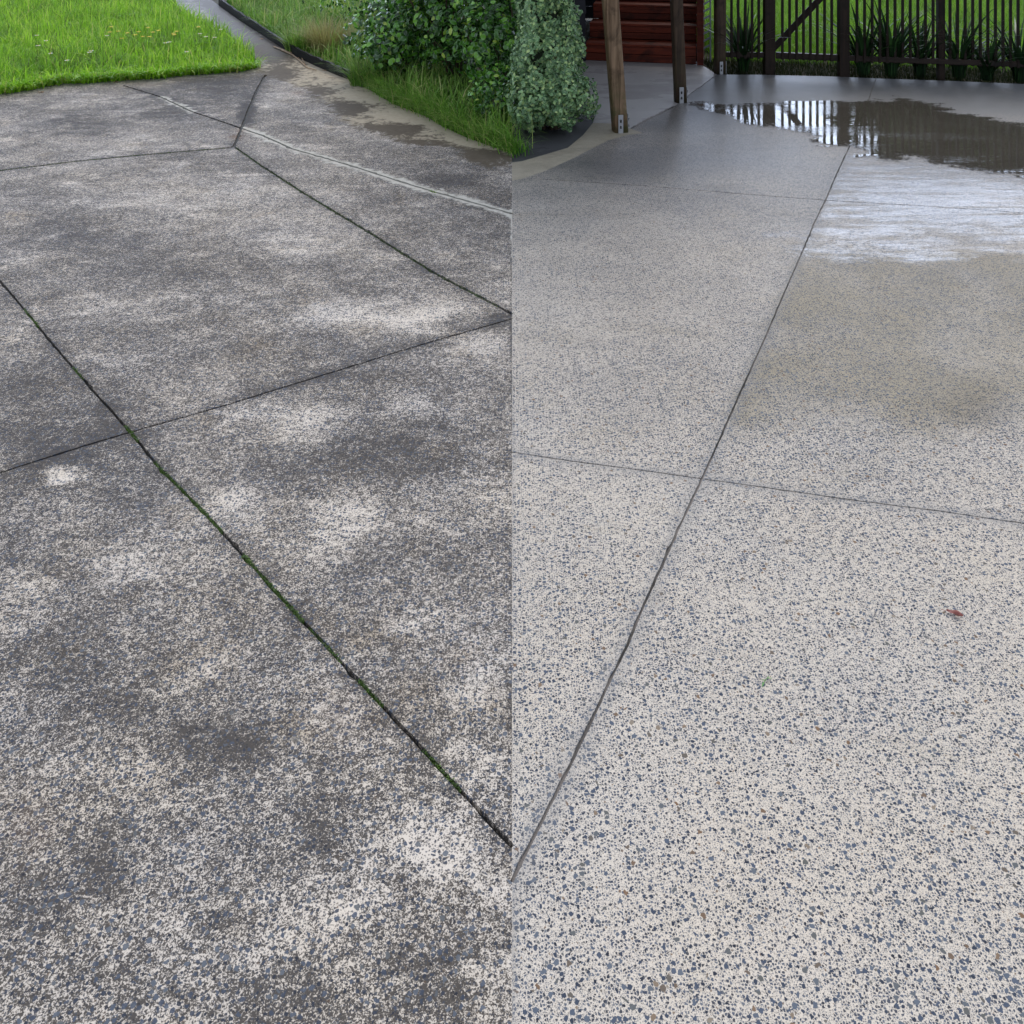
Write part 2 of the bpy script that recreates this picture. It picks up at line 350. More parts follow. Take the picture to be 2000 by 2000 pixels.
BEDX = [(1400, 145.6), (1480, 145.8), (1619, 149), (1711, 153), (1828, 157), (1950, 162), (2100, 168), (2500, 186)]
def W2(poly, wob=0.0, step=.05, seed=1):
    r = random.Random(seed); q = resample([G2(p) for p in poly] + [G2(poly[0])], step)[:-1]
    return q
def inside(p, poly):
    x, y = p; c = False; j = len(poly) - 1
    for i in range(len(poly)):
        xi, yi = poly[i]; xj, yj = poly[j]
        if (yi > y) != (yj > y) and x < (xj - xi) * (y - yi) / (yj - yi) + xi: c = not c
        j = i
    return c
lawnP, hedgeP, padP, kerbP, pathP = [W2(q) for q in (LAWN, HEDGE, PAD, KERB, PATH)]
bedL = resample([G2(p) for p in BEDX], .06)
newP = [Vector((0, -1.2)), Vector((6.5, -1.2)), Vector((6.5, bedL[-1].y))] + bedL[::-1] + [Vector((0, bedL[0].y))]
oldP = [Vector((-7, -1.2)), Vector((0, -1.2)), Vector((0, 15)), Vector((-7, 15))]

# one triangulation honouring every joint edge and outline
pts, edges = [], []
def add_poly(poly, closed=True):
    b = len(pts); n = len(poly)
    pts.extend([Vector((p[0], p[1])) for p in poly])
    edges.extend([(b + i, b + (i + 1) % n) for i in range(n if closed else n - 1)])
for P_ in (newP, oldP, lawnP, hedgeP, padP, kerbP, pathP): add_poly(P_)
for side, pl, L, Rr, wd in JW:
    add_poly(L, False); add_poly(Rr, False)
    edges.append((len(pts) - 2 * len(L), len(pts) - len(Rr))); edges.append((len(pts) - len(Rr) - 1, len(pts) - 1))
def nearj(x, y):
    return False
y = -1.1
while y < 14.8:
    st = .04 if 1.2 < y < 4.5 else (.07 if y > 1.2 else .25)
    xm = .58 * max(y, 0) + .5
    x = -6.9
    while x < 6.4:
        s2 = st if abs(x) < xm else .4
        pts.append(Vector((x + rng.uniform(-.2, .2) * st, y + rng.uniform(-.2, .2) * st))); x += s2
    y += st
vs, es, fs, _, _, _ = delaunay_2d_cdt(pts, edges, [], 0, 1e-5, False)
V = np.array([(v.x, v.y) for v in vs]); FA = np.array([f[:3] for f in fs if len(f) == 3]); CEN = V[FA].mean(axis=1)

def np_inside(C, poly):
    x, y = C[:, 0], C[:, 1]; c = np.zeros(len(C), bool); P_ = np.array([(p[0], p[1]) for p in poly]); j = len(P_) - 1
    for i in range(len(P_)):
        xi, yi = P_[i]; xj, yj = P_[j]
        if yi != yj: c ^= ((yi > y) != (yj > y)) & (x < (xj - xi) * (y - yi) / (yj - yi) + xi)
        j = i
    return c
def np_dist(C, pl):
    D = np.full(len(C), 1e9); P_ = np.array([(p[0], p[1]) for p in pl])
    for a, b in zip(P_[:-1], P_[1:]):
        ab = b - a; t = np.clip(((C - a) @ ab) / max(ab @ ab, 1e-12), 0, 1); D = np.minimum(D, np.hypot(*(C - (a + t[:, None] * ab)).T))
    return D
jm = np.zeros(len(CEN), bool); NR = {}
for side, pl, L, Rr, wd in JW:
    jm |= np_inside(CEN, list(L) + list(Rr[::-1]))
reg = np.zeros(len(CEN), int)                                    # 0 none
reg[np_inside(CEN, oldP) & ~np_inside(CEN, lawnP) & ~np_inside(CEN, hedgeP)] = 1
reg[np_inside(CEN, newP)] = 2
reg[np_inside(CEN, pathP)] = 3
reg[np_inside(CEN, kerbP)] = 4
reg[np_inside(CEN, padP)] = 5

# fields of dirt, wetness and so on, carried by the slab's own points
PXc = 1000 + V[:, 0] * F / np.maximum(V[:, 1], .3); PYc = FH / np.maximum(V[:, 1], .3) - HOR
def blobs(lst, s=1.0352):
    o = np.zeros(len(V))
    for x, y, rx, ry, a in lst: o += a * np.exp(-(((PXc - x * s) / (rx * s)) ** 2 + ((PYc - y * s) / (ry * s)) ** 2))
    return o
def soft(poly, wd):                                              # 1 inside, 0 outside, soft edge (world metres)
    q = [G2(p) for p in poly]; ins = np_inside(V, q); dd = np_dist(V, q + [q[0]])
    sd = np.where(ins, dd, -dd); return np.clip(sd / wd * .5 + .5, 0, 1)
def ss(x, a, b): t = np.clip((x - a) / (b - a), 0, 1); return t * t * (3 - 2 * t)
old_dirt = blobs([(350, 380, 130, 50, -.45), (600, 440, 90, 50, -.25), (800, 590, 170, 26, -.9), (640, 600, 80, 20, -.4), (430, 950, 62, 38, -1.0), (650, 990, 70, 50, -1.0), (250, 1080, 90, 50, -.5),
    (430, 1050, 60, 50, -.4), (250, 1440, 60, 60, -.45), (800, 1590, 110, 60, -1.0), (900, 1330, 60, 100, -.5), (130, 1820, 80, 60, -.5), (900, 650, 50, 20, -.7), (560, 800, 60, 30, -.5), (230, 270, 80, 15, -.3),
    (150, 850, 110, 50, .5), (60, 760, 60, 80, .3), (770, 850, 180, 60, .65), (620, 720, 150, 36, .35), (130, 420, 80, 60, .2), (190, 1640, 44, 30, 1.0), (400, 1380, 120, 40, .7), (420, 1750, 44, 60, .5), (500, 1840, 60, 50, .5),
    (800, 1790, 60, 30, .6), (810, 1870, 80, 50, .6), (600, 1590, 90, 50, .6), (220, 1300, 100, 50, .4), (330, 520, 200, 40, .3), (150, 230, 60, 20, .6), (467, 212, 11, 26, 2.2), (420, 165, 70, 24, .9), (700, 1230, 80, 40, .5), (860, 1060, 60, 30, .2), (330, 205, 80, 22, .6),
    (560, 235, 60, 20, .3), (850, 340, 90, 20, .5), (70, 1690, 40, 40, .7), (940, 600, 34, 12, 1.0), (480, 900, 80, 40, .3)])
spotw = blobs([(118, 898, 25, 13, 1.6)])
near_j = np.zeros(len(V))
for side, pl, L, Rr, wd in JW[:6]: near_j = np.maximum(near_j, np.exp(-(np_dist(V, pl) / .035) ** 2))
old_dirt = old_dirt + .35 * near_j - 1.6 * spotw
PLAIN_L = [(500, 137), (545, 155), (600, 176), (639, 204), (669, 234), (733.6, 263.6), (808, 280), (883, 290), (920, 318), (980, 330), (1001, 333), (1001, 285), (907, 250), (863, 230), (800, 200), (726, 165), (640, 125), (560, 92), (500, 62), (470, 40), (420, 0), (380, 0), (460, 88), (508, 120)]
old_plain = soft(PLAIN_L, .30)
old_spot = blobs([(650, 205, 40, 12, .9), (590, 175, 35, 10, .6), (530, 140, 30, 12, .7), (830, 240, 40, 10, -.3), (740, 245, 60, 12, .8), (800, 275, 60, 10, .9), (890, 295, 60, 14, .9), (960, 320, 50, 15, .7), (700, 185, 40, 8, -.5), (780, 215, 50, 10, -.6), (900, 268, 50, 8, -.6), (500, 100, 50, 20, .9), (460, 60, 60, 16, .8), (430, 25, 70, 40, 1.5), (480, 80, 40, 20, .9)])
kd = np_dist(V, JW[5][1]); old_pale = np.where(PXc > 470, 1.15 * np.exp(-(kd / .045) ** 2), 0) + .9 * np.exp(-(kd / .04) ** 2) * (PXc > 310) * (PXc < 380)
old_tan = blobs([(445, 258, 12, 5, 1.0), (455, 246, 12, 4, .7), (866, 1240, 14, 10, .9), (560, 175, 14, 4, .6), (640, 1360, 60, 60, .15), (60, 1560, 30, 60, .3)])
old_wet = ss(-PYc, -105, -70) * .8 + blobs([(940, 606, 36, 12, .9), (520, 100, 40, 16, .4)])

n_wet_shade = .95 * ss(-PYc, -420, -300) * (PXc < 1560) + .0
jx = np.interp(PYc, [p[1] for p in J_A], [p[0] for p in J_A])   # x of the long joint at this distance
lf = ss(jx - PXc, -30, 30)
n_wet_shade = lf * (.06 + .20 * ss(-PYc, -900, -560) + .46 * ss(-PYc, -520, -270)) + (1 - lf) * (.05 + .20 * ss(-PYc, -860, -760) + .40 * ss(-PYc, -420, -330))
n_wet_shade = n_wet_shade * ss(-PYc, -1500, -900) + blobs([(1150, 330, 90, 30, .12)])
n_wet_shade = np.where(PYc < 235, .62, n_wet_shade) + blobs([(1300, 225, 90, 30, .5), (1180, 310, 120, 24, .35), (1400, 300, 100, 24, .2)])  # soaked slab by the posts; the shade there is painted into the same darkening
FILM = [(1640, 305), (1700, 312), (1830, 320), (1960, 338), (2120, 352), (2120, 500), (1950, 478), (1830, 470), (1720, 470), (1640, 462), (1585, 455), (1600, 410), (1625, 360)]
n_film = 1.15 * soft(FILM, .7) + blobs([(1560, 476, 90, 16, .22), (1690, 478, 140, 18, .20), (1500, 420, 40, 14, .35), (1480, 775, 50, 16, .55), (1420, 800, 30, 30, .35), (1850, 815, 70, 10, .35), (1750, 490, 60, 6, .4)])
n_film = n_film * (1 - ss(jx - PXc, -4, 4) * ss(-PYc, -455, -425))
n_film += .45 * soft([(1420, 246), (1540, 254), (1580, 280), (1650, 290), (1630, 330), (1540, 320), (1440, 275)], .4) * .35
n_tan = (1 - lf) * ss(-PYc - 22 * np.sin(PXc / 61.), -890, -730) * ss(PYc, 470, 530) * 1.0 + blobs([(1520, 472, 60, 12, .6), (1850, 500, 80, 12, .5)]) + .10
n_dirt = blobs([(1850, 770, 70, 40, .7), (1820, 740, 120, 60, .25), (1230, 1590, 40, 40, .0)])
n_plain = np.maximum(ss(-PYc, -250, -205), ss(-PYc, -215, -190)) 
n_plain = np.where(PXc < 1345, ss(-PYc, -210, -190), n_plain)
njd = np.minimum(np_dist(V, JW[6][1]), np_dist(V, JW[7][1])); n_plain = np.clip(np.maximum(n_plain, .45 * np.exp(-(njd / .02) ** 2)), 0, 1)

FIELDS = {1: dict(dirt=old_dirt, plain=old_plain, spot=np.clip(old_spot + .17, -1, 2), pale=np.clip(old_pale, 0, 1.1), tan=np.clip(old_tan, 0, 1), wet=np.clip(old_wet, 0, 1)),
          2: dict(plain=n_plain, wet=np.clip(n_wet_shade, 0, 1), film=np.clip(n_film, 0, 1), tan=np.clip(n_tan, 0, 1), dirt=np.clip(n_dirt, 0, 1))}

def sheet(name, mask, mat, z=0.0, skirt=.03, fields=None):
    fa = FA[mask]; used = np.unique(fa); idx = -np.ones(len(V), int); idx[used] = np.arange(len(used))
    fa = idx[fa]; n = len(used)
    vv = np.column_stack([V[used], np.full(n, z)]); 
    e = np.concatenate([fa[:, [0, 1]], fa[:, [1, 2]], fa[:, [2, 0]]]); key = np.sort(e, axis=1)
    _, inv, cnt = np.unique(key, axis=0, return_inverse=True, return_counts=True)
    be = e[cnt[inv.ravel()] == 1]
    faces = [list(map(int, f)) for f in fa]
    if skirt:
        vv = np.vstack([vv, vv - [0, 0, skirt]]); faces += [[int(b), int(a), int(a) + n, int(b) + n] for a, b in be]
    me = bpy.data.meshes.new(name); me.from_pydata([tuple(map(float, q)) for q in vv], [], faces); me.update(); me.materials.append(mat)
    if fields:
        for k, arr in fields.items():
            at = me.attributes.new(k, 'FLOAT', 'POINT'); a = arr[used]
            at.data.foreach_set('value', np.concatenate([a, a]).astype(np.float32) if skirt else a.astype(np.float32))
    return structure(link(bpy.data.objects.new(name, me)))

M_clean, M_dirty = mat_clean(), mat_dirty()
sheet('driveway_grimy', (reg == 1) & ~jm, M_dirty, fields=FIELDS[1])
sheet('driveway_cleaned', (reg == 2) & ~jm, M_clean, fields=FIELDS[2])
sheet('path', (reg == 3) & ~jm, mat_plain('path_concrete', (.26, .245, .24), (.36, .345, .34), 6, .55, .25, .34, .15))
sheet('kerb_edging', (reg == 4) & ~jm, mat_plain('edging_concrete', (.20, .175, .13), (.40, .355, .27), 13, .7, .1, .4, .7))
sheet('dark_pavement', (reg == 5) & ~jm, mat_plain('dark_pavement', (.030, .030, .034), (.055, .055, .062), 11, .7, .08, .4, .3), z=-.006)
mj = NT('joint_filler'); Pj = mj.pos()
mj.set(Base_Color=mj.mix(mj.step(mj.noise(Pj, 12, 5, .7), .45, .62), (.022, .022, .02), (.05, .048, .04)), Roughness=.8, Normal=mj.bump(mj.noise(Pj, 200, 3), .6, .004))
sheet('joint_filler', jm & (reg == 1), mj.m, z=-.011, skirt=0)
mj2 = NT('joint_filler_grey'); Pj = mj2.pos()
mj2.set(Base_Color=mj2.mix(mj2.step(mj2.noise(Pj, 2.1, 5, .7), .42, .58), (.035, .033, .03), (.20, .18, .17)), Roughness=.8, Normal=mj2.bump(mj2.noise(Pj, 200, 3), .6, .004))
sheet('joint_filler', jm & (reg != 1) & (reg > 0), mj2.m, z=-.006, skirt=0)

g = mesh_obj('ground', [(-200, -200, -.022), (200, -200, -.022), (200, 300, -.022), (-200, 300, -.022)], [[0, 1, 2, 3]], mat_soil('soil', (.035, .028, .018), (.06, .06, .028)))
structure(g)

# puddle
PUD_U = [(1345, 205), (1420, 206), (1480, 200.5), (1560, 200), (1629, 199), (1694, 199), (1728, 194), (1752, 191), (1773, 190), (1793, 201.5), (1853, 206.5), (1877.5, 221), (1912, 229), (1950, 234), (2060, 246)]
PUD_L = [(2060, 350), (1950, 338), (1890, 330), (1828, 318), (1760, 314), (1703.6, 309), (1660, 304), (1657, 288), (1619, 284), (1579, 276), (1559.5, 258), (1542, 250), (1480, 244), (1432, 234), (1395, 219), (1345, 211)]
q = resample([G2(p) for p in PUD_U + PUD_L] + [G2(PUD_U[0])], .03)[:-1]
cq = Vector((sum(p.x for p in q) / len(q), sum(p.y for p in q) / len(q))); q = [p + Vector((0, .07 if p.y > np.interp(p.x, [1.0, 4.9], [7.35, 6.4]) else -.07)) for p in q]
r5 = random.Random(5); ph = [r5.uniform(0, 6.28) for _ in range(6)]
q = [p + Vector((0, .030 * math.sin(p.x * 7 + ph[0]) + .024 * math.sin(p.x * 19 + ph[1]) + .014 * math.sin(p.x * 47 + ph[2]) + r5.uniform(-.008, .008))) for p in q]
nq = len(q); bq = [p.copy() for p in q]
for yy_ in np.arange(5.4, 8.2, .035):
    for xx_ in np.arange(1.0, 4.9, .045):
        q.append(Vector((xx_ + .01 * math.sin(91 * yy_), yy_)))
wv, we, wf, _, _, _ = delaunay_2d_cdt(q, [(i, (i + 1) % nq) for i in range(nq)], [], 0, 1e-5, False)
wf = [list(f) for f in wf]; wc_ = np.array([[sum(wv[i].x for i in f) / len(f), sum(wv[i].y for i in f) / len(f)] for f in wf]); wi_ = np_inside(wc_, bq); wf = [f for f, k_ in zip(wf, wi_) if k_]
wu_ = sorted({i for f in wf for i in f}); wm_ = {a_: b_ for b_, a_ in enumerate(wu_)}; wv = [wv[i] for i in wu_]; wf = [[wm_[i] for i in f] for f in wf]
pw = mesh_obj('puddle_water', [(v.x, v.y, .004) for v in wv], [list(f) for f in wf], mat_water()); structure(pw)
pw.data.attributes.new('depth', 'FLOAT', 'POINT').data.foreach_set('value', np_dist(np.array([(v.x, v.y) for v in wv]), bq + [bq[0]]).astype(np.float32))

# ------------------------------------------------------------------ grass blades and leaves
def blade_mesh(name, base, hgt, wid, lean_dir, lean, mat, rnd, seg=3):
    """base (n,3); every blade is a tapering bent strip"""
    n = len(base); ts = np.linspace(0, 1, seg + 1)
    side = np.column_stack([-np.sin(lean_dir + np.random.uniform(-.9, .9, n)), np.cos(lean_dir + np.random.uniform(-.9, .9, n)), np.zeros(n)])
    ld = np.column_stack([np.cos(lean_dir), np.sin(lean_dir), np.zeros(n)])
    vv = []; tips = []
    for t in ts:
        c = base + ld * (lean * hgt * t ** 1.9)[:, None] + np.array([0, 0, 1]) * (hgt * (t - .42 * lean * t ** 2.4))[:, None]
        wv_ = (wid * (1 - t ** 1.6) * .5 + 1e-4)[:, None]
        vv += [c - side * wv_, c + side * wv_]; tips += [t, t]
    k = 2 * (seg + 1); A = np.stack(vv, axis=1).reshape(-1, 3)
    b = (np.arange(n) * k)[:, None]
    q = np.concatenate([b + np.array([2 * i, 2 * i + 1, 2 * i + 3, 2 * i + 2]) for i in range(seg)], axis=1).reshape(-1, 4)
    return raw_mesh(name, A, q, mat, np.repeat(rnd, k), np.tile(np.array(tips), n))
def raw_mesh(name, A, q, mat, rnd=None, tip=None, parent=None):
    me = bpy.data.meshes.new(name); me.vertices.add(len(A)); me.vertices.foreach_set('co', A.astype(np.float32).ravel())
    me.loops.add(q.size); me.loops.foreach_set('vertex_index', q.astype(np.int32).ravel())
    me.polygons.add(len(q)); me.polygons.foreach_set('loop_start', np.arange(len(q), dtype=np.int32) * q.shape[1])
    me.update(calc_edges=True)
    if rnd is not None: me.attributes.new('rnd', 'FLOAT', 'POINT').data.foreach_set('value', rnd.astype(np.float32))
    if tip is not None: me.attributes.new('tip', 'FLOAT', 'POINT').data.foreach_set('value', tip.astype(np.float32))
    me.materials.append(mat); return link(bpy.data.objects.new(name, me), parent)
def scatter(polyW, n, rs, bbox=None):
    P_ = np.array([(p[0], p[1]) for p in polyW]); lo, hi = (P_.min(0), P_.max(0)) if bbox is None else bbox
    out = []; tot = 0
    while tot < n:
        c = rs.uniform(lo, hi, (n * 2, 2)); c = c[np_inside(c, polyW)]; out.append(c); tot += len(c)
    return np.concatenate(out)[:n]
def clump_noise(xy, s, seed):
    r = np.random.RandomState(seed); o = 0
    for k in range(6):
        a = r.uniform(0, 6.28); f = s * r.uniform(.6, 2.2); o = o + np.sin(f * (xy[:, 0] * math.cos(a) + xy[:, 1] * math.sin(a)) + r.uniform(0, 6.28))
    return o / 6

rs = np.random.RandomState(11)
M_grass = mat_blade('lawn_grass', [(0, (.02, .10, .005)), (.35, (.11, .34, .010)), (.7, (.30, .60, .02)), (.95, (.55, .78, .09)), (1, (.62, .56, .22))], trans=.45, spec=.25)
M_verge = mat_blade('verge_grass', [(0, (.012, .06, .006)), (.5, (.07, .24, .018)), (.85, (.22, .48, .05)), (1, (.55, .50, .24))], spec=.25)
M_straw = mat_blade('straw', [(0, (.20, .17, .07)), (1, (.50, .43, .22))])
# left lawn, denser towards the viewer
def lawn(name, polyW, n, h0, seed, mat, near_edge=None, hv=.35, wid=.0045, lean=.75):
    r = np.random.RandomState(seed); xy = scatter(polyW, n, r)
    cn = clump_noise(xy, 9, seed); c2 = clump_noise(xy, 3, seed + 1)
    h = h0 * (1 + hv * cn + .35 * r.randn(n)).clip(.35, 2.2)
    if near_edge: h = h * (.30 + .70 * ss(np_dist(xy, near_edge), 0, .38))
    base = np.column_stack([xy, np.full(n, -.02)])
    ang = r.uniform(0, 2 * math.pi, n) + .8 * cn
    ln = np.abs(r.normal(.55, .4, n)).clip(0, 1.3) * lean
    rv = (.45 + .22 * c2 + .18 * cn + .28 * r.randn(n)).clip(0, .97); rv[r.rand(n) < .012] = 1
    return blade_mesh(name, base, h, wid * (1 + .3 * r.randn(n)).clip(.5, 2), ang, ln, mat, rv)
vis_lawn = [G2(p) for p in [(-220, 200), (50, 174), (114.5, 163), (251, 153), (313, 149), (462, 137), (500, 130), (496, 112), (458, 86), (432, 58), (390, 45), (350, 20), (310, -30), (-420, -30)]]
o = lawn('lawn_grass', vis_lawn, 70000, .16, 1, M_grass, near_edge=[G2(p) for p in [(-220, 200), (50, 174), (114.5, 163), (251, 153), (313, 149), (462, 137), (500, 130)]], wid=.0095, lean=1.0, hv=.6)
stuff(o, 'bright green unmown grass of the lawn behind the grimy driveway', 'lawn grass')
# ragged overhanging fringe along the near edge of the lawn
edge = resample([G2(p) for p in [(-220, 200), (50, 174), (114.5, 163), (251, 153), (313, 149), (462, 137), (500, 130)]], .012)
n = 5200; r = np.random.RandomState(4); ei = r.randint(0, len(edge), n)
bx = np.array([(edge[i].x, edge[i].y) for i in ei]) + np.column_stack([r.normal(0, .02, n), r.normal(-.02, .035, n) + .055 * clump_noise(np.array([(edge[i].x, edge[i].y) for i in ei]), 12, 5)])
o2 = blade_mesh('lawn_fringe', np.column_stack([bx, np.full(n, -.01)]), .12 * (1 + .45 * r.randn(n)).clip(.3, 2), np.full(n, .009), r.normal(-1.57, 1.1, n), np.abs(r.normal(.9, .4, n)).clip(.2, 1.5), M_grass, (.62 + .25 * r.randn(n)).clip(0, 1))
stuff(o2, 'tufted fringe of grass flopping over the near edge of the grimy driveway', 'lawn grass')

# verge of long grass between driveway and shrubs
verge = [G2(p) for p in [(1000, 301), (979.6, 293), (907.5, 267), (863, 246), (833, 228), (768, 203), (726, 178), (694, 158), (659, 143), (622, 125), (584, 108), (540, 80), (505, 55), (470, 30), (440, 0), (700, -10), (800, 60), (900, 130), (1000, 200)]]
n = 17000; r = np.random.RandomState(8); xy = scatter(verge, n, r); cn = clump_noise(xy, 7, 3)
o3 = blade_mesh('verge_grass', np.column_stack([xy, np.full(n, -.02)]), (.21 * (1 + .4 * cn + .35 * r.randn(n))).clip(.05, .5) * (.35 + .65 * ss(np_dist(xy, verge[:11]), 0, .25)), .0105 * (1 + .3 * r.randn(n)).clip(.5, 2),
                r.uniform(0, 6.28, n), np.abs(r.normal(.6, .35, n)).clip(.05, 1.2), M_verge, (.58 + .3 * cn + .28 * r.randn(n)).clip(0, .97), seg=4)
stuff(o3, 'long dark green grass growing along the verge under the shrubs', 'verge grass')
# fringe falling over the concrete
ve = resample([G2(p) for p in [(1000, 301), (979.6, 293), (907.5, 267), (863, 246), (833, 228), (768, 203), (726, 178), (694, 160)]], .01)
n = 3600; ei = r.randint(0, len(ve), n); bx = np.array([(ve[i].x, ve[i].y) for i in ei]) + np.column_stack([np.abs(r.normal(0, .06, n)), r.normal(0, .05, n) + .04])
o4 = blade_mesh('verge_fringe', np.column_stack([bx, np.full(n, -.01)]), .16 * (1 + .4 * r.randn(n)).clip(.2, 2.2), np.full(n, .005), r.normal(-2.1, .9, n), np.abs(r.normal(.8, .3, n)).clip(.1, 1.25), M_verge, (.6 + .22 * r.randn(n)).clip(0, 1), seg=4)
stuff(o4, 'arching grass blades spilling from the verge onto the pale concrete edge', 'verge grass')

def tuft(name, label, cat, px, py, n, hgt, mat, rad, lean=.8, wid=.006, group=None, seed=0, parent=None):
    r = np.random.RandomState(seed); c = G(px, py)
    a = r.uniform(0, 6.28, n); rr = rad * np.sqrt(r.rand(n))
    base = np.column_stack([c.x + rr * np.cos(a), c.y + rr * np.sin(a), np.full(n, -.02)])
    o = blade_mesh(name, base, hgt * r.uniform(.55, 1.1, n), wid * r.uniform(.6, 1.3, n), a + r.normal(0, .5, n), r.uniform(.1, 1.0, n) * lean, mat, r.rand(n), seg=5)
    if label: tag(o, label, cat, group)
    return o
tuft('grass_tussock', 'straw coloured dry tussock of long grass in the verge near the black edging', 'grass tussock', 640, 103, 700, .48, M_straw, .17, 1.0, .006, seed=2)
tuft('grass_tussock', 'green arching tussock beside the dry straw coloured one', 'grass tussock', 590, 100, 420, .34, M_verge, .16, .9, .006, seed=3)
tuft('grass_tussock', 'bright green tussock leaning over the lower end of the black edging', 'grass tussock', 712, 165, 420, .34, M_verge, .12, 1.0, .006, seed=5)
tuft('weed', 'small green weed sprouting from the curved joint of the grimy driveway', 'weed', 848, 373, 24, .035, M_grass, .015, 1.1, .004, seed=6)
tuft('weed', 'tiny weed at the far crossing of joints near the lawn corner', 'weed', 500, 250, 10, .03, M_verge, .012, 1.1, .003, seed=9)

# ------------------------------------------------------------------ leafy shrubs
def leaf_cloud(name, centers_n, shape, leaf, mat, parent, seed, flat=.3, shell=.45, clumps=60, curl=.2):
    pull = .18 if clumps > 100 else .5
    """leaves gathered in sprigs over a lumpy body. shape = list of (centre, radii)"""
    r = np.random.RandomState(seed); pos = []; nor = []
    vols = np.array([s[1][0] * s[1][1] * s[1][2] for s in shape]); vols = vols / vols.sum()
    for (c, rad), v in zip(shape, vols):
        k = int(centers_n * v); d = r.randn(k, 3); d /= np.linalg.norm(d, axis=1)[:, None]
        cl = r.randn(clumps, 3); cl /= np.linalg.norm(cl, axis=1)[:, None]
        near = (d @ cl.T); j = near.argmax(1); d = d + (cl[j] - d) * r.uniform(0, pull, (k, 1)); d /= np.linalg.norm(d, axis=1)[:, None]
        amp = 1 + .16 * r.randn(clumps)[j]; rr = (1 - shell * r.rand(k) ** 2.0) * amp
        p = np.array(c) + d * np.array(rad) * rr[:, None]; pos.append(p); nor.append(d)
    pos = np.concatenate(pos); nor = np.concatenate(nor); ok = pos[:, 2] > .02; pos = pos[ok]; nor = nor[ok]; n = len(pos)
    nrm = nor + r.randn(n, 3) * .55 + np.array([0, 0, flat]); nrm /= np.linalg.norm(nrm, axis=1)[:, None]
    t = np.cross(nrm, r.randn(n, 3)); t /= np.linalg.norm(t, axis=1)[:, None]; b = np.cross(nrm, t)
    L = leaf[0] * r.uniform(.6, 1.25, n)[:, None]; Wd = leaf[1] * r.uniform(.7, 1.2, n)[:, None]
    cu = nrm * (L * curl)
    vs_ = [pos - t * L * .5 - cu * .3, pos - t * L * .18 + b * Wd * .42 , pos + t * L * .2 + b * Wd * .45, pos + t * L * .5 - cu, pos + t * L * .2 - b * Wd * .45, pos - t * L * .18 - b * Wd * .42, pos - cu * .25 - t * L * .18, pos - cu * .25 + t * L * .2]
    A = np.stack(vs_, axis=1).reshape(-1, 3); bb = (np.arange(n) * 8)[:, None]
    q = np.concatenate([bb + np.array(x) for x in ([0, 6, 1, 1], [6, 7, 2, 1], [7, 3, 2, 2], [0, 5, 6, 6], [5, 4, 7, 6], [4, 3, 7, 7])], axis=1).reshape(-1, 4)
    # real triangles for the tips, quads for the middle
    tri = np.concatenate([bb + np.array(x) for x in ([0, 6, 1], [6, 7, 2], [6, 2, 1], [7, 3, 2], [0, 5, 6], [5, 4, 7], [5, 7, 6], [4, 3, 7])], axis=1).reshape(-1, 3)
    return raw_mesh(name, A, tri, mat, np.repeat(r.rand(n), 8), np.tile(np.array([0, 1, 1, 0, 1, 1, 0, 0], float), n), parent)
def mat_leaf(name, stops, edgec, edgew, rough=.3, trans=.2):
    m = NT(name); c = m.ramp(m.attr('rnd'), stops); e = m.math('POWER', m.attr('tip'), 3.0)
    c = m.mix(m.math('MULTIPLY', e, edgew), c, edgec)
    m.set(Base_Color=c, Roughness=rough, Specular_IOR_Level=.5)
    tr = m.n('ShaderNodeBsdfTranslucent'); m.put(tr.inputs[0], c)
    ms = m.n('ShaderNodeMixShader'); ms.inputs[0].default_value = trans
    m.t.links.new(m.p.outputs[0], ms.inputs[1]); m.t.links.new(tr.outputs[0], ms.inputs[2]); m.t.links.new(ms.outputs[0], m.out.inputs[0])
    return m.m
M_hedge = mat_leaf('shrub_leaves', [(0, (.008, .035, .005)), (.4, (.03, .12, .012)), (.7, (.09, .28, .02)), (.92, (.22, .50, .05)), (1, (.42, .55, .08))], (.42, .62, .36), .5, .25)
M_varie = mat_leaf('variegated_leaves', [(0, (.04, .12, .045)), (.5, (.15, .30, .12)), (.8, (.30, .50, .20)), (1, (.55, .70, .26))], (.52, .64, .42), .65, .45)
M_twig = simple('twigs', (.09, .06, .04), .8, .3)
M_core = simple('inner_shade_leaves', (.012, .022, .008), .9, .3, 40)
def stems(parent, base, tips, r0=.012, name='stem'):
    mb = MB(); rr = random.Random(len(tips))
    for t in tips:
        b = Vector(base) + Vector((rr.uniform(-.06, .06), rr.uniform(-.06, .06), 0)); t = Vector(t)
        m1 = b.lerp(t, .4) + Vector((rr.uniform(-.06, .06), rr.uniform(-.06, .06), .05))
        m2 = b.lerp(t, .75) + Vector((rr.uniform(-.05, .05), rr.uniform(-.05, .05), .03))
        mb.tube([b, m1, m2, t], [r0, r0 * .75, r0 * .5, r0 * .25], 6)
    return mb.build(name, M_twig, parent, True)
def shrub(name, label, cat, px, py, shape, nleaf, leaf, mat, seed, group=None, shell=.45, flat=.3, nst=14, clumps=60):
    c = G(px, py); t = thing(name, label, cat, (c.x, c.y, 0), 0, group)
    leaf_cloud('foliage', nleaf, shape, leaf, mat, t, seed, flat, shell, clumps)
    rr = random.Random(seed); tips = []
    for k in range(nst):
        s = rr.choice(shape); d_ = Vector((rr.gauss(0, 1), rr.gauss(0, 1), abs(rr.gauss(0, 1)))).normalized()
        tips.append([s[0][i] + d_[i] * s[1][i] * .85 for i in range(3)])
    stems(t, (0, 0, -.02), tips)
    return t
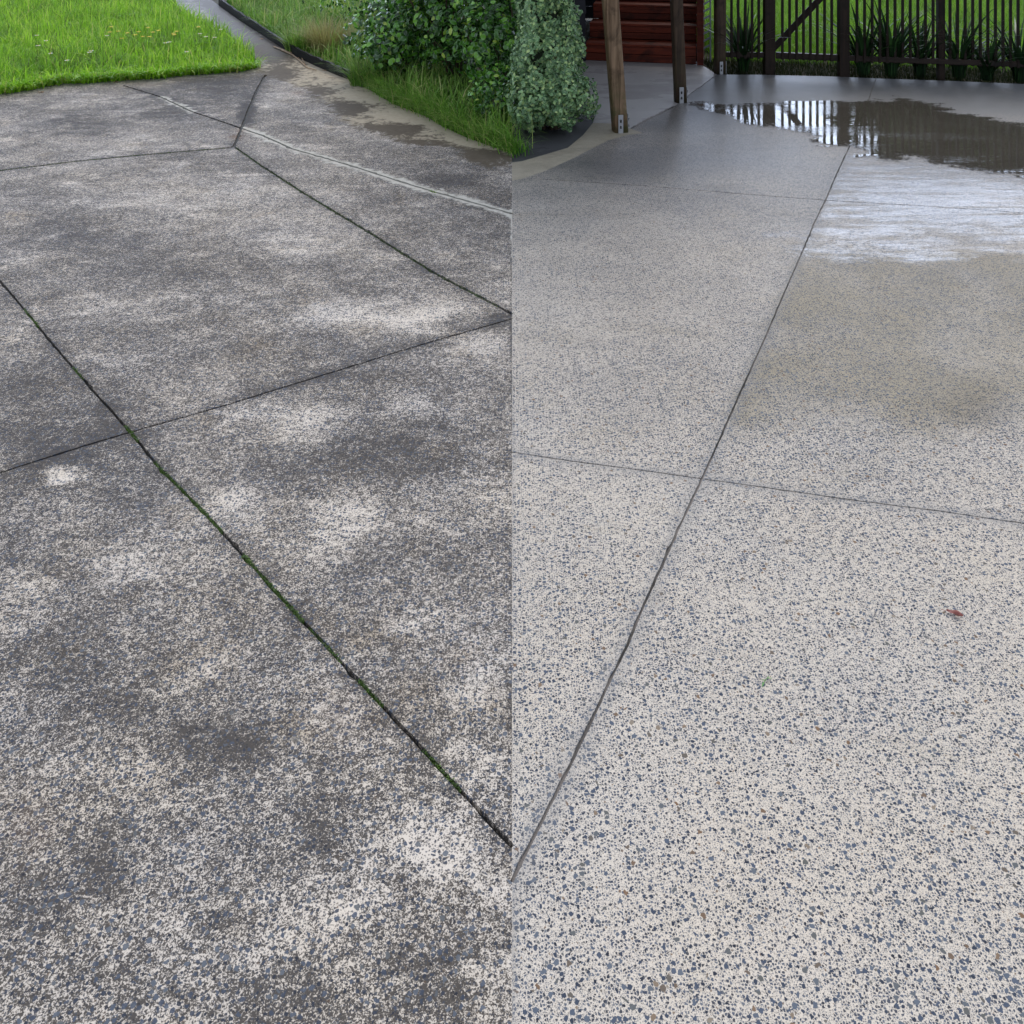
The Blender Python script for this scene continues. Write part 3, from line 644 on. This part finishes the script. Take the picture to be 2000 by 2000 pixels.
# left: glossy leaved shrubs on the verge
shrub('leafy_shrub', 'glossy round leaved shrub beside the long grass, nearest to the dry tussock', 'shrub', 790, 150, [((0, 0, .42), (.42, .42, .38)), ((-.1, -.2, .25), (.3, .3, .22)), ((.25, .1, .7), (.4, .4, .4))], 3600, (.056, .041), M_hedge, 21, None, .6)
shrub('leafy_shrub', 'dark sprawling shrub with brown bare twigs in the middle of the verge', 'shrub', 890, 165, [((0, 0, .55), (.5, .45, .45)), ((.1, -.25, .40), (.35, .3, .25)), ((-.2, .1, 1.0), (.5, .5, .4))], 4300, (.056, .041), M_hedge, 22, None, .65)
shrub('leafy_shrub', 'tall dense shrub at the near right end of the grass verge', 'shrub', 982, 190, [((0, 0, .62), (.40, .45, .5)), ((-.05, -.3, .45), (.28, .25, .3)), ((0, .1, 1.1), (.40, .5, .4))], 4600, (.056, .041), M_hedge, 23, None, .6)
shrub('leafy_shrub', 'shaded shrub at the back of the verge behind the tussocks', 'shrub', 760, 60, [((0, 0, .5), (.9, .6, .5)), ((.8, .2, .7), (.9, .6, .6))], 5500, (.05, .035), M_hedge, 24, None, .6)
shrub('leafy_shrub', 'low pale leaved shrub creeping out at the right end of the verge grass', 'shrub', 968, 235, [((0, 0, .2), (.22, .2, .2)), ((.02, -.05, .1), (.2, .14, .12))], 700, (.04, .03), M_hedge, 25, None, .7, nst=6)
# right: clipped variegated bush
bush = shrub('variegated_bush', 'dense rounded bush with pale edged small leaves beside the slanting timber post', 'bush', 1074, 248,
      [((0, .1, .46), (.25, .42, .44)), ((-.05, .12, .90), (.19, .4, .42)), ((-.13, -.08, .24), (.16, .3, .24)), ((.05, 0, .25), (.23, .36, .24))], 26000, (.033, .021), M_varie, 31, None, .22, .35, clumps=150)
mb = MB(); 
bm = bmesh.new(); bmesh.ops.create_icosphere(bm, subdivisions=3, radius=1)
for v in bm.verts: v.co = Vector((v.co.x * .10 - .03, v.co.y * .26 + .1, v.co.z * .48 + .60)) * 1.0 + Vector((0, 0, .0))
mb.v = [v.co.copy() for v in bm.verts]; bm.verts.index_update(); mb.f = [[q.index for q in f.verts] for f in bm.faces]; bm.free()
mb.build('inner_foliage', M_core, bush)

# ------------------------------------------------------------------ black lawn edging and litter on the left
M_black = simple('black_edging', (.006, .006, .007), .6, .3, 20, .3, 0, .15)
ed = resample([G2(p) for p in [(430, 8), (470, 36), (505, 60), (540, 84), (584, 111), (622, 129), (659, 145), (700, 160)]], .06)
mb = MB(); k = len(ed); rr = random.Random(2)
for i, p in enumerate(ed):
    t = (ed[min(i + 1, k - 1)] - ed[max(i - 1, 0)]).normalized(); nn = Vector((-t.y, t.x)); hh = .075 + rr.uniform(-.008, .008)
    a = p + nn * .006; b = p - nn * .022
    mb.v += [Vector((a.x, a.y, -.02)), Vector((a.x + nn.x * .004, a.y + nn.y * .004, hh)), Vector((b.x, b.y, hh + .006)), Vector((b.x, b.y, -.02))]
for i in range(k - 1):
    for j in range(4): mb.f.append([i * 4 + j, i * 4 + (j + 1) % 4, (i + 1) * 4 + (j + 1) % 4, (i + 1) * 4 + j])
mb.f += [[3, 2, 1, 0], [4 * k - 4, 4 * k - 3, 4 * k - 2, 4 * k - 1]]
tag(mb.build('garden_edging', M_black), 'low black plastic edging between the pale concrete and the long grass', 'garden edging')
M_dead = simple('dead_leaf', (.30, .17, .08), .6, .4, 60)
M_red = simple('red_leaf', (.26, .075, .06), .4, .5, 80)
def leaf_obj(name, px, py, L, Wd, rot, mat, curl=.25, fold=.25, z=.003):
    c = G(px, py); V_, F_ = [], []; N = 8
    for i in range(N + 1):
        t = i / N; w_ = Wd * .5 * math.sin(math.pi * min(1, t * .97 + .02)) ** .8 + .0004
        for j, s in enumerate((-1, -.5, 0, .5, 1)):
            V_.append((L * (t - .5), s * w_, z + abs(s) * w_ * fold + curl * L * (t - .5) ** 2 + .002 * math.sin(7 * t + 3 * s)))
    for i in range(N):
        for j in range(4): F_.append([i * 5 + j, i * 5 + j + 1, (i + 1) * 5 + j + 1, (i + 1) * 5 + j])
    o = mesh_obj(name, V_, F_, mat, None, True); o.location = (c.x, c.y, 0); o.rotation_euler = (0, 0, rot)
    sm = o.modifiers.new('thick', 'SOLIDIFY'); sm.thickness = .0006
    return o
lf1 = leaf_obj('fallen_leaf', 1865, 1203, .036, .013, -.5, M_red, .5, .9)
tag(lf1, 'curled reddish brown leaf lying alone on the clean speckled concrete', 'leaf')
mb = MB(); mb.tube([(-.018, 0, .005), (-.03, .002, .004)], .0006, 5); mb.build('stalk', M_red, lf1)
for i, (px, py, L, ro, lab) in enumerate([(575, 108, .07, .4, 'brown strap leaf against the upper black edging'), (583, 114, .05, 1.4, 'pale brown leaf in the litter by the black edging'), (606, 122, .055, -.4, 'orange brown leaf halfway along the black edging'),
        (636, 138, .06, .2, 'tan leaf lying close to the lower end of the black edging'), (226, 161, .04, .3, 'orange brown leaf at the lawn edge on the grimy concrete'), (80, 181, .05, 0, 'pale tan leaf near the left end of the lawn edge'), (510, 77, .06, .9, 'reddish leaf on the far end of the path by the edging')]):
    tag(leaf_obj('fallen_leaf', px, py, L, L * .35, ro, M_dead), lab, 'leaf', 'dead leaves on the grimy concrete')
M_stick = simple('stick', (.30, .20, .12), .7, .3, 40)
def stick(ptsp, r_, lab, z=.012):
    mb = MB(); mb.tube([G(p[0], p[1], z) for p in ptsp], [r_ * (1 - .5 * i / len(ptsp)) for i in range(len(ptsp))], 6)
    tag(mb.build('stick', M_stick, None, True), lab, 'stick', 'sticks by the black edging')
stick([(550, 98), (570, 106), (585, 118), (600, 132), (618, 137)], .007, 'bent brown stick lying along the black edging', .01)
stick([(580, 101), (590, 114), (596, 126)], .005, 'short straight stick crossing the bent one')
stick([(535, 91), (560, 100), (575, 104)], .008, 'pale stick at the upper end of the litter')
spr = bpy.data.objects.new('green_sprig', None); col.objects.link(spr); c = G(1497, 1332); spr.location = (c.x, c.y, 0)
tag(spr, 'tiny green plant sprig dropped on the clean speckled concrete', 'sprig')
mb = MB(); mb.tube([(-.012, -.010, .002), (-.002, 0, .004), (.008, .012, .003)], .0009, 5); mb.build('stem', simple('sprig_green', (.10, .22, .06), .5), spr)
mb = MB(); mb.tube([(-.002, 0, .004), (-.010, .002, .003)], [.0012, .0004], 5).tube([(.003, .006, .004), (.014, .006, .003)], [.0012, .0004], 5).tube([(-.008, -.006, .003), (-.013, -.014, .002)], [.0022, .0008], 5)
mb.build('leaf', simple('sprig_leaf', (.16, .34, .10), .5), spr)

# moss growing in the old joints
def moss(name, segs, n, seed, label):
    r = np.random.RandomState(seed); A = []; q = []
    for (jw, a, b, dens) in segs:
        pl = JW[jw][1]; lo = int(a * len(pl)); hi = int(b * len(pl)); wd = JW[jw][4]
        for k in range(int(dens * n)):
            i = r.randint(lo, hi - 1); t = r.rand(); p = pl[i].lerp(pl[i + 1], t); off = r.normal(0, wd * .32)
            d_ = (pl[i + 1] - pl[i]).normalized(); x = p.x - d_.y * off; y = p.y + d_.x * off; cl = .5 + .5 * math.sin(i * .9) * math.sin(i * .23 + 1); off *= .6 + .9 * cl; s = r.uniform(.0010, .0028) * (.7 + .6 * cl); z = r.uniform(-.010, .0005 + .0025 * cl)
            b0 = len(A)
            for m_ in range(3):
                an = r.uniform(0, 6.28); A.append((x + s * math.cos(an), y + s * math.sin(an), z + r.uniform(-.001, .003)))
            q.append([b0, b0 + 1, b0 + 2])
    o = raw_mesh(name, np.array(A), np.array(q), mat_blade('moss', [(0, (.02, .035, .006)), (.6, (.06, .12, .015)), (1, (.15, .26, .04))], trans=.2), np.repeat(r.rand(len(q)), 3), np.zeros(len(A)))
    return stuff(o, label, 'moss')
moss('joint_moss', [(0, .53, .57, .35), (0, .60, .72, .75), (0, .74, .82, .6), (0, .82, .86, .1), (0, .87, .90, .2), (0, .93, .97, .15), (0, .24, .30, .2), (0, .40, .44, .1)], 6500, 5, 'green moss growing in the long diagonal joint of the grimy driveway')
moss('joint_moss', [(2, .05, .98, 1.0), (4, .02, .98, 1.3)], 5000, 6, 'thin dull moss in the two far joints of the grimy driveway')

# flowers in the lawn
M_yel = simple('yellow_petals', (.75, .52, .02), .6, .1); M_wht = simple('white_petals', (.75, .75, .72), .6, .1); M_gst = simple('flower_stem', (.08, .18, .03), .6)
def flower(name, mat, centre, rad):
    o = bpy.data.objects.new(name, None); col.objects.link(o)
    MB().tube([(0, 0, 0), (.01, 0, .07), (.015, 0, .14)], .0015, 5).build('stem', M_gst, o)
    mb = MB(); mb.v = [Vector((.015, 0, .142))]; N = 20
    for k in range(N):
        a = 2 * math.pi * k / N; rr_ = rad * (1 if k % 2 == 0 else .62); mb.v.append(Vector((.015 + rr_ * math.cos(a), rr_ * math.sin(a), .142 + (.004 if k % 2 == 0 else 0))))
    mb.f = [[0, 1 + k, 1 + (k + 1) % N] for k in range(N)]; mb.build('petals', mat, o)
    if centre: 
        mb = MB(); mb.tube([(.015, 0, .141), (.015, 0, .147)], [rad * .35, rad * .2], 8); mb.build('flower_centre', M_yel, o)
    return o
def dup(root):
    r_ = root.copy(); col.objects.link(r_)
    for ch in root.children:
        c_ = ch.copy(); col.objects.link(c_); c_.parent = r_
    return r_
protoY = flower('yellow_flower', M_yel, False, .026); protoW = flower('white_daisy', M_wht, True, .023)
yl = [(215, 62), (232, 62), (249, 65), (264, 66), (271, 60), (280, 69), (289, 54), (299, 61), (309, 61), (339, 66), (341, 71), (388, 55), (239, 73), (217, 52), (345, 60), (292, 73)]
wl = [(91, 80), (179, 97), (175, 104), (209, 69), (131, 118), (98, 107), (72, 68), (331, 83), (365, 103), (391, 69), (402, 72), (431, 56), (419, 71), (323, 86), (75, 92)]
for lst, proto, nm in ((yl, protoY, 'yellow flower'), (wl, protoW, 'white daisy')):
    for i, (px, py) in enumerate(lst):
        o = proto if i == 0 else dup(proto); c = G(px, py, .165); o.location = (c.x - .015, c.y, .02 + random.uniform(-.01, .02)); o.rotation_euler = (0, 0, random.uniform(-.6, .6)); o.scale = (1, 1, 1)
        if nm == 'yellow flower': tag(o, 'small yellow flower open among the lawn grass', 'flower', 'yellow flowers in the lawn')
        else: tag(o, 'small white daisy open among the lawn grass', 'flower', 'white daisies in the lawn')

# ------------------------------------------------------------------ verandah posts on the right
M_post = mat_wood('weathered_post', (.09, .055, .03), (.27, .18, .11), 0.0, 'Z', .8)
M_post2 = mat_wood('dark_post', (.028, .018, .012), (.075, .048, .030), 0.0, 'Z', .3)
M_galv = simple('galvanised_steel', (.42, .43, .45), .4, .2, 60, .1, .6)
M_dark = simple('bolt_dark', (.03, .03, .03), .5)
def post(px, py, wpx, lean_px, mat, label, Hh=2.5, rot=.15, brackets=True, bs=1.0):
    c = G(px, py); s = c.y / F; wd = wpx * s
    t = thing('timber_post', label, 'post', (c.x, c.y, 0), 0, 'rough timber posts of the verandah')
    # lean: horizontal shift per metre of height
    lean = lean_px / 200.0
    mb = MB(); N = 14
    for i in range(N + 1):
        z = -.01 + (Hh + .01) * i / N
        for (sx, sy) in ((-1, -1), (-.68, -1), (.68, -1), (1, -1), (1, -.68), (1, .68), (1, 1), (.68, 1), (-.68, 1), (-1, 1), (-1, .68), (-1, -.68)):
            cx, cy = sx, sy
            if abs(sx) == 1 and abs(sy) == 1: cx, cy = sx * .9, sy * .9
            wob = 1 + .02 * math.sin(3.1 * z + px)
            x, y_ = cx * wd / 2 * wob, cy * wd / 2 * wob
            mb.v.append(Vector((x * math.cos(rot) - y_ * math.sin(rot) + lean * z, x * math.sin(rot) + y_ * math.cos(rot), z)))
    for i in range(N):
        for k in range(12): mb.f.append([i * 12 + k, i * 12 + (k + 1) % 12, (i + 1) * 12 + (k + 1) % 12, (i + 1) * 12 + k])
    mb.f.append(list(range(12))[::-1]); mb.f.append([N * 12 + k for k in range(12)])
    mb.build('shaft', mat, t, True)
    if brackets:
        rm = Matrix.Rotation(rot, 3, 'Z')
        for k, (dx, dy) in enumerate(((-.08, -1), (1, -.2))):
            fr = MB(); cpos = rm @ Vector((dx * wd * .5, dy * wd * .5, 0)) + Vector((lean * .06 + (.0035 if dx == 1 else 0), -.0035 if dy == -1 else 0, .062 * bs))
            size = (.034 * bs, .005, .125 * bs) if dy == -1 else (.005, .034 * bs, .125 * bs)
            fr.box(cpos, size, rm, .001); br = fr.build('bracket', M_galv, t)
            for zz in (-.03, .03):
                bo = MB()
                off = Vector((0, -.006, zz * bs)) if dy == -1 else Vector((.006, 0, zz * bs))
                bo.tube([cpos + off * .4, cpos + off + (Vector((0, -.002, 0)) if dy == -1 else Vector((.002, 0, 0)))], .006 * bs, 8)
                bo.build('bolt', M_dark, br)
    return t
post(1211, 256, 29, -15, M_post, 'rough weathered timber post leaning left, nearest, with metal bracket at its foot')
post(1329, 199, 22, -8, M_post2, 'darker timber post in the middle, standing where the puddle begins')
post(1406, 143, 20, 0, M_post2, 'farthest dark timber post beside the gate end of the fence', bs=.9)
# concrete footings under post one
mb = MB(); c = G(1215, 262)
# unseen verandah roof on the posts, added and widened to darken what lies below
a, b, c3 = G(1211, 256), G(1329, 199), G(1406, 143)
M_roof = simple('roof_sheet', (.10, .10, .11), .5, .2, 5, .1); M_beam = mat_wood('beam_wood', (.06, .04, .025), (.12, .08, .05), .1, 'X')
rt = thing('shade_roof', 'unseen dark verandah roof on the posts, added to shade the timber steps and slab', 'roof', (0, 0, 2.5))
dirr = (c3 - a).normalized(); 
mb = MB(); nrm_ = Vector((dirr.y, -dirr.x, 0)); P0 = a - dirr * .5; P1 = c3 + dirr * 2.2
pp = [P0 + nrm_ * .7, P1 + nrm_ * .4, Vector((.6, 12.5, 0)), Vector((.15, 8.2, 0))]
mb.v = [Vector((p.x, p.y, .16)) for p in pp] + [Vector((p.x, p.y, .20)) for p in pp]
mb.f = [[3, 2, 1, 0], [4, 5, 6, 7]] + [[i, (i + 1) % 4, 4 + (i + 1) % 4, 4 + i] for i in range(4)]
mb.build('roof_sheet', M_roof, rt)
mid = (P0 + P1) / 2; ang = math.atan2(dirr.y, dirr.x)
MB().box((mid.x, mid.y, .08), ((P1 - P0).length, .05, .14), Matrix.Rotation(ang, 3, 'Z'), .003).build('beam', M_beam, rt)

# ------------------------------------------------------------------ timber steps, deck and house
M_step = mat_wood('stained_timber', (.085, .012, .005), (.19, .032, .012), .05, 'X')
M_stepd = mat_wood('stained_timber_dark', (.06, .009, .004), (.13, .022, .009), 0.0, 'X')
A0 = G(1144, 118); B0 = G(1360, 126.5); L0 = (B0 - A0).length; an = math.atan2(B0.y - A0.y, B0.x - A0.x)
stp = thing('timber_steps', 'red brown stained timber steps rising from the path behind the posts', 'steps', (A0.x, A0.y, 0), an)
rise = [.150, .128, .13, .13]; z = 0; yy = 0
for i, rz in enumerate(rise):
    lo = .012 if i == 0 else z
    half = rz / 2
    for k in range(2):
        MB().box((L0 / 2, yy + .012, z + half * (k + .5) - (.0 if k else -.001)), (L0 - .004, .022, half - .006), None, .003).build('riser_board', M_step if k else M_stepd, stp)
    z += rz
    for k in range(2):
        MB().box((L0 / 2, yy - .012 + .072 + k * .142, z + .011), (L0, .138, .022), None, .004).build('tread_board', M_step, stp)
    yy += .285; z += .022
    if i < 3: z -= .0
MB().box((L0 + .035, .55, .36), (.06, 1.15, .72), None, .004).build('side_panel', M_stepd, stp)
MB().box((L0 / 2, .62, .05), (L0 - .05, .9, .08), None).box((L0 / 2, .98, .28), (L0 - .03, .04, .54), None).build('stringer', M_stepd, stp)
dk = thing('deck', 'raised timber deck at the top of the red brown steps', 'deck', (A0.x, A0.y, 0), an)
for k in range(8):
    MB().box((L0 / 2 + .3, yy + .08 + k * .145, z - .011), (L0 + .8, .14, .022), None, .003).build('deck_board', M_step, dk)

M_clad = simple('dark_cladding', (.012, .013, .017), .6, .3, 12, .1, 0, .2)
hs = thing('house', 'dark slate weatherboard house corner beside the red brown steps', 'house', (A0.x - .01, A0.y, 0))
wl0 = Vector((.0, 0)); dirw = Vector((-.50, -.95)).normalized(); Lw = 1.15
rmw = Matrix.Rotation(math.atan2(dirw.y, dirw.x), 3, 'Z'); mb = MB()
for k in range(17):
    cpt = Vector((dirw.x * Lw / 2, dirw.y * Lw / 2, .075 + k * .15)); mb.box(cpt, (Lw, .022, .148), rmw @ Matrix.Rotation(R(5), 3, 'X'), .002)
mb.build('side_wall', M_clad, hs)
mb = MB()
for k in range(17):
    cpt = Vector((-.012, 1.35, .075 + k * .15)); mb.box(cpt, (.022, 2.7, .148), Matrix.Rotation(R(1), 3, 'Y'), .002)
mb.build('return_wall', M_clad, hs)
mb = MB()
for k in range(17): mb.box((.75, 2.75, .075 + k * .15), (1.5, .022, .148), Matrix.Rotation(R(-5), 3, 'X'), .002)
mb.build('back_wall', M_clad, hs)

# ------------------------------------------------------------------ fence, gate, planting and lawn on the right
M_pick = mat_wood('dark_stained_fence', (.010, .006, .004), (.026, .015, .009), 0.0, 'Z')
M_rail = mat_wood('rail_timber', (.014, .009, .006), (.035, .022, .015), .1, 'X')
def FY(px):                                   # fence line
    xs = [1380, 1502, 1647, 1835, 2100]; ys = [8.66, 8.62, 8.48, 8.36, 8.10]
    return float(np.interp(px, xs, ys))
def fpt(px): Y = FY(px); return Vector(((px - 1000) * Y / F, Y, 0))
def bar(parent, name, p, q, sec, mat):
    p, q = Vector(p), Vector(q); d_ = q - p; rot = d_.to_track_quat('X', 'Z').to_matrix(); mb = MB(); mb.box((0, 0, 0), (d_.length, sec[0], sec[1]), None, .003)
    o = mb.build(name, mat, parent); o.matrix_local = Matrix.Translation((p + q) / 2) @ rot.to_4x4(); return o
pick0 = {}
def picket(parent, p, z0, z1, wd=.022):
    key = (round(z0, 2), round(z1, 2))
    if key not in pick0:
        mb = MB(); mb.box((0, 0, (z0 + z1) / 2), (wd, .018, z1 - z0), None, .002); pick0[key] = mb.build('picket', M_pick, parent); o = pick0[key]
    else:
        o = pick0[key].copy(); col.objects.link(o); o.parent = parent
    o.location = (p[0], p[1], 0); return o
def section(name, label, cat, pa, pb, pickets, posts, gate=False, z0=.13, z1=.90):
    A_, B_ = fpt(pa), fpt(pb); t = thing(name, label, cat, (A_.x, A_.y, 0))
    loc = lambda v: v - Vector((A_.x, A_.y, 0))
    for zz in (.16, .78): bar(t, 'rail', loc(A_) + Vector((0, 0.0, zz)), loc(B_) + Vector((0, 0, zz)), (.045, .045 if not gate else .055), M_rail)
    for px in pickets: picket(t, loc(fpt(px)) + Vector((0, -.034, 0)), z0, z1)
    for px, wpx in posts:
        c = loc(fpt(px)); wd = wpx * FY(px) / F
        MB().box((c.x, c.y, .46), (wd, wd, .98), None, .004).build('fence_post', M_pick, t)
    return t, loc
section('picket_fence', 'short dark picket fence length between the farthest timber post and the gate', 'fence', 1412, 1492, [1427, 1440, 1454, 1467, 1480], [(1502, 20)])
gt, gl = section('picket_gate', 'dark timber picket gate with a diagonal brace', 'gate', 1515, 1636, [1526, 1540, 1553.5, 1567, 1580.5, 1594, 1608, 1622], [], True)
pa = gl(fpt(1510)); pb = gl(fpt(1630)); bar(gt, 'brace', pa + Vector((0, .036, .20)), pb + Vector((0, .036, .80)), (.025, .055), M_rail)
section('picket_fence', 'long dark picket fence behind the row of strap leaved plants', 'fence', 1656, 2110, [1671 + 14.8 * k for k in range(11)] + [1852 + 14.7 * k for k in range(18)], [(1647, 19), (1837, 13)])
# pale trellis by the steps
M_pale = simple('pale_blue_grey_paint', (.30, .34, .40), .5, .1)
c = G(1380, 123); tr = thing('trellis', 'narrow pale grey slatted panel between the steps and the fence', 'trellis', (c.x, c.y + .05, 0))
for k in range(12): 
    o = bar(tr, 'slat', (-.03, 0, .12 + k * .07), (.04, 0, .16 + k * .07), (.008, .018), M_pale)
for x_ in (-.036, .046): MB().box((x_, 0, .55), (.012, .02, 1.1), None, .002).build('upright', M_pale, tr)

M_strap = mat_blade('strap_leaves', [(0, (.004, .014, .006)), (.5, (.012, .035, .012)), (1, (.04, .10, .03))], .42, .12, .3)
def strap_plant(px, py, label, seed, hgt=.5, n=64, spread=1.0, pale=False):
    hgt *= 1.32
    c = G(px, py); r = np.random.RandomState(seed); t = thing('strap_leaf_plant', label, 'plant', (c.x, c.y, 0), 0, 'strap leaved plants along the fence')
    a = r.uniform(0, 6.28, n); base = np.column_stack([.035 * np.cos(a), .035 * np.sin(a), np.full(n, 0.0)])
    h = hgt * r.uniform(.6, 1.15, n)
    o = blade_mesh('leaves', base, h, 0.034 * r.uniform(.7, 1.1, n), a + r.normal(0, .25, n), r.uniform(.15, 1.05, n) * spread, M_strap, r.rand(n), seg=7); o.parent = t
    MB().tube([(0, 0, -.02), (.005, 0, .05), (.01, 0, .12)], [.03, .026, .02], 8).build('stem', M_pstem if pale else M_dstem, t, True)
    return t
M_pstem = simple('pale_stem', (.25, .27, .13), .6); M_dstem = simple('dark_stem', (.03, .05, .02), .6)
for (px, py, lab, sd, hg) in [(1452, 138, 'dark strap leaved plant left of the gate, in front of the short fence', 51, .50), (1686, 146, 'strap leaved plant just right of the gate post', 52, .54), (1741, 148, 'second strap leaved plant right of the gate, with the tallest leaves', 53, .56),
        (1797, 149, 'broad strap leaved plant in the middle of the fence bed', 54, .44), (1872, 152, 'strap leaved plant just right of the thin fence post', 55, .56), (1927, 156, 'rightmost strap leaved plant with a pale bare stem', 56, .38), (1990, 158, 'strap leaved plant cut by the right edge of the view', 57, .5)]:
    strap_plant(px, py, lab, sd, hg, pale=(sd == 56))
# small dark ground grass under the fence, deep shade put into its colour; lawn beyond
und = [G2(p) for p in [(1400, 143), (1480, 144), (1619, 147), (1711, 151), (1828, 155), (1950, 160), (2100, 166)]]
und = und + [Vector((fpt(p).x, fpt(p).y + .60)) for p in (2100, 1835, 1647, 1502, 1395)]
n = 9000; r = np.random.RandomState(12); xy = scatter(und, n, r)
o5 = blade_mesh('bed_grass', np.column_stack([xy, np.full(n, -.02)]), .055 * (1 + .4 * r.randn(n)).clip(.3, 2), np.full(n, .005), r.uniform(0, 6.28, n), np.abs(r.normal(.5, .4, n)).clip(0, 1.2), mat_blade('bed_grass', [(0, (.005, .010, .003)), (.8, (.014, .032, .006)), (1, (.06, .05, .025))], spec=.1), r.rand(n))
stuff(o5, 'thin dark grass and weeds, deep shade put into their colour, in the soil bed at the foot of the fence', 'grass')
lawnR = [Vector((fpt(p).x, fpt(p).y + .58)) for p in (1385, 1502, 1647, 1835, 2100)] + [Vector((9.5, 14.5)), Vector((2.1, 14.5)), Vector((1.95, 9.3))]
M_grassR = mat_blade('far_lawn_grass', [(0, (.07, .17, .012)), (.45, (.15, .34, .025)), (.8, (.22, .46, .04)), (1, (.40, .50, .12))], trans=.4)
o6 = lawn('far_lawn_grass', lawnR, 70000, .10, 5, M_grassR, wid=.007)
stuff(o6, 'bright green lawn grass seen through the dark picket fence', 'lawn grass')

# a lawn and a belt of trees farther off, seen mirrored in the puddle
M_crown = mat_leaf('tree_leaves', [(0, (.02, .045, .012)), (.6, (.045, .09, .02)), (1, (.08, .14, .035))], (.1, .15, .06), .1, .5)
M_bark = simple('bark', (.10, .08, .06), .9, .3)
hb = thing('boundary_hedge', 'long tall clipped hedge across the lawn, seen only mirrored in the puddle', 'hedge', (0, 0, 0))
leaf_cloud('foliage', 9000, [((9.1 + 1.6 * k, 22.5 + .2 * math.sin(k), 2.4), (1.3, .9, 2.3 + .2 * math.sin(2.3 * k))) for k in range(8)], (.30, .22), M_crown, hb, 90, .3, .5, 40)
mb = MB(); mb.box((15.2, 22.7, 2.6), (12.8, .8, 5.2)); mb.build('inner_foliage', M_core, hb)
def tree(x, y, hh, rad, seed, label):
    t = thing('garden_tree', label, 'tree', (x, y, 0), 0, 'trees beyond the far lawn')
    MB().tube([(0, 0, -.02), (.1, 0, hh * .35), (0, .1, hh * .7)], [.16, .12, .05], 10).build('trunk', M_bark, t, True)
    rr = random.Random(seed); sh = [((0, 0, hh * .6), (rad, rad, hh * .4))]
    for k in range(4): sh.append(((rr.uniform(-.6, .6) * rad, rr.uniform(-.6, .6) * rad, hh * rr.uniform(.25, .7)), (rad * .6, rad * .6, hh * .25)))
    leaf_cloud('crown', 4200, sh, (.28, .2), M_crown, t, seed, .3, .7, 40)
for i, (x, y, hh, rad, lab) in enumerate([(8.5, 21, 4.1, 1.7, 'bushy tree across the lawn, left end of the far row'), (11.2, 21.5, 4.2, 1.9, 'bushy tree second in the far row across the lawn'), (14.2, 21, 4.3, 2.0, 'broad bushy tree at the right end of the far row')]):
    tree(x, y, hh, rad, 70 + i, lab)
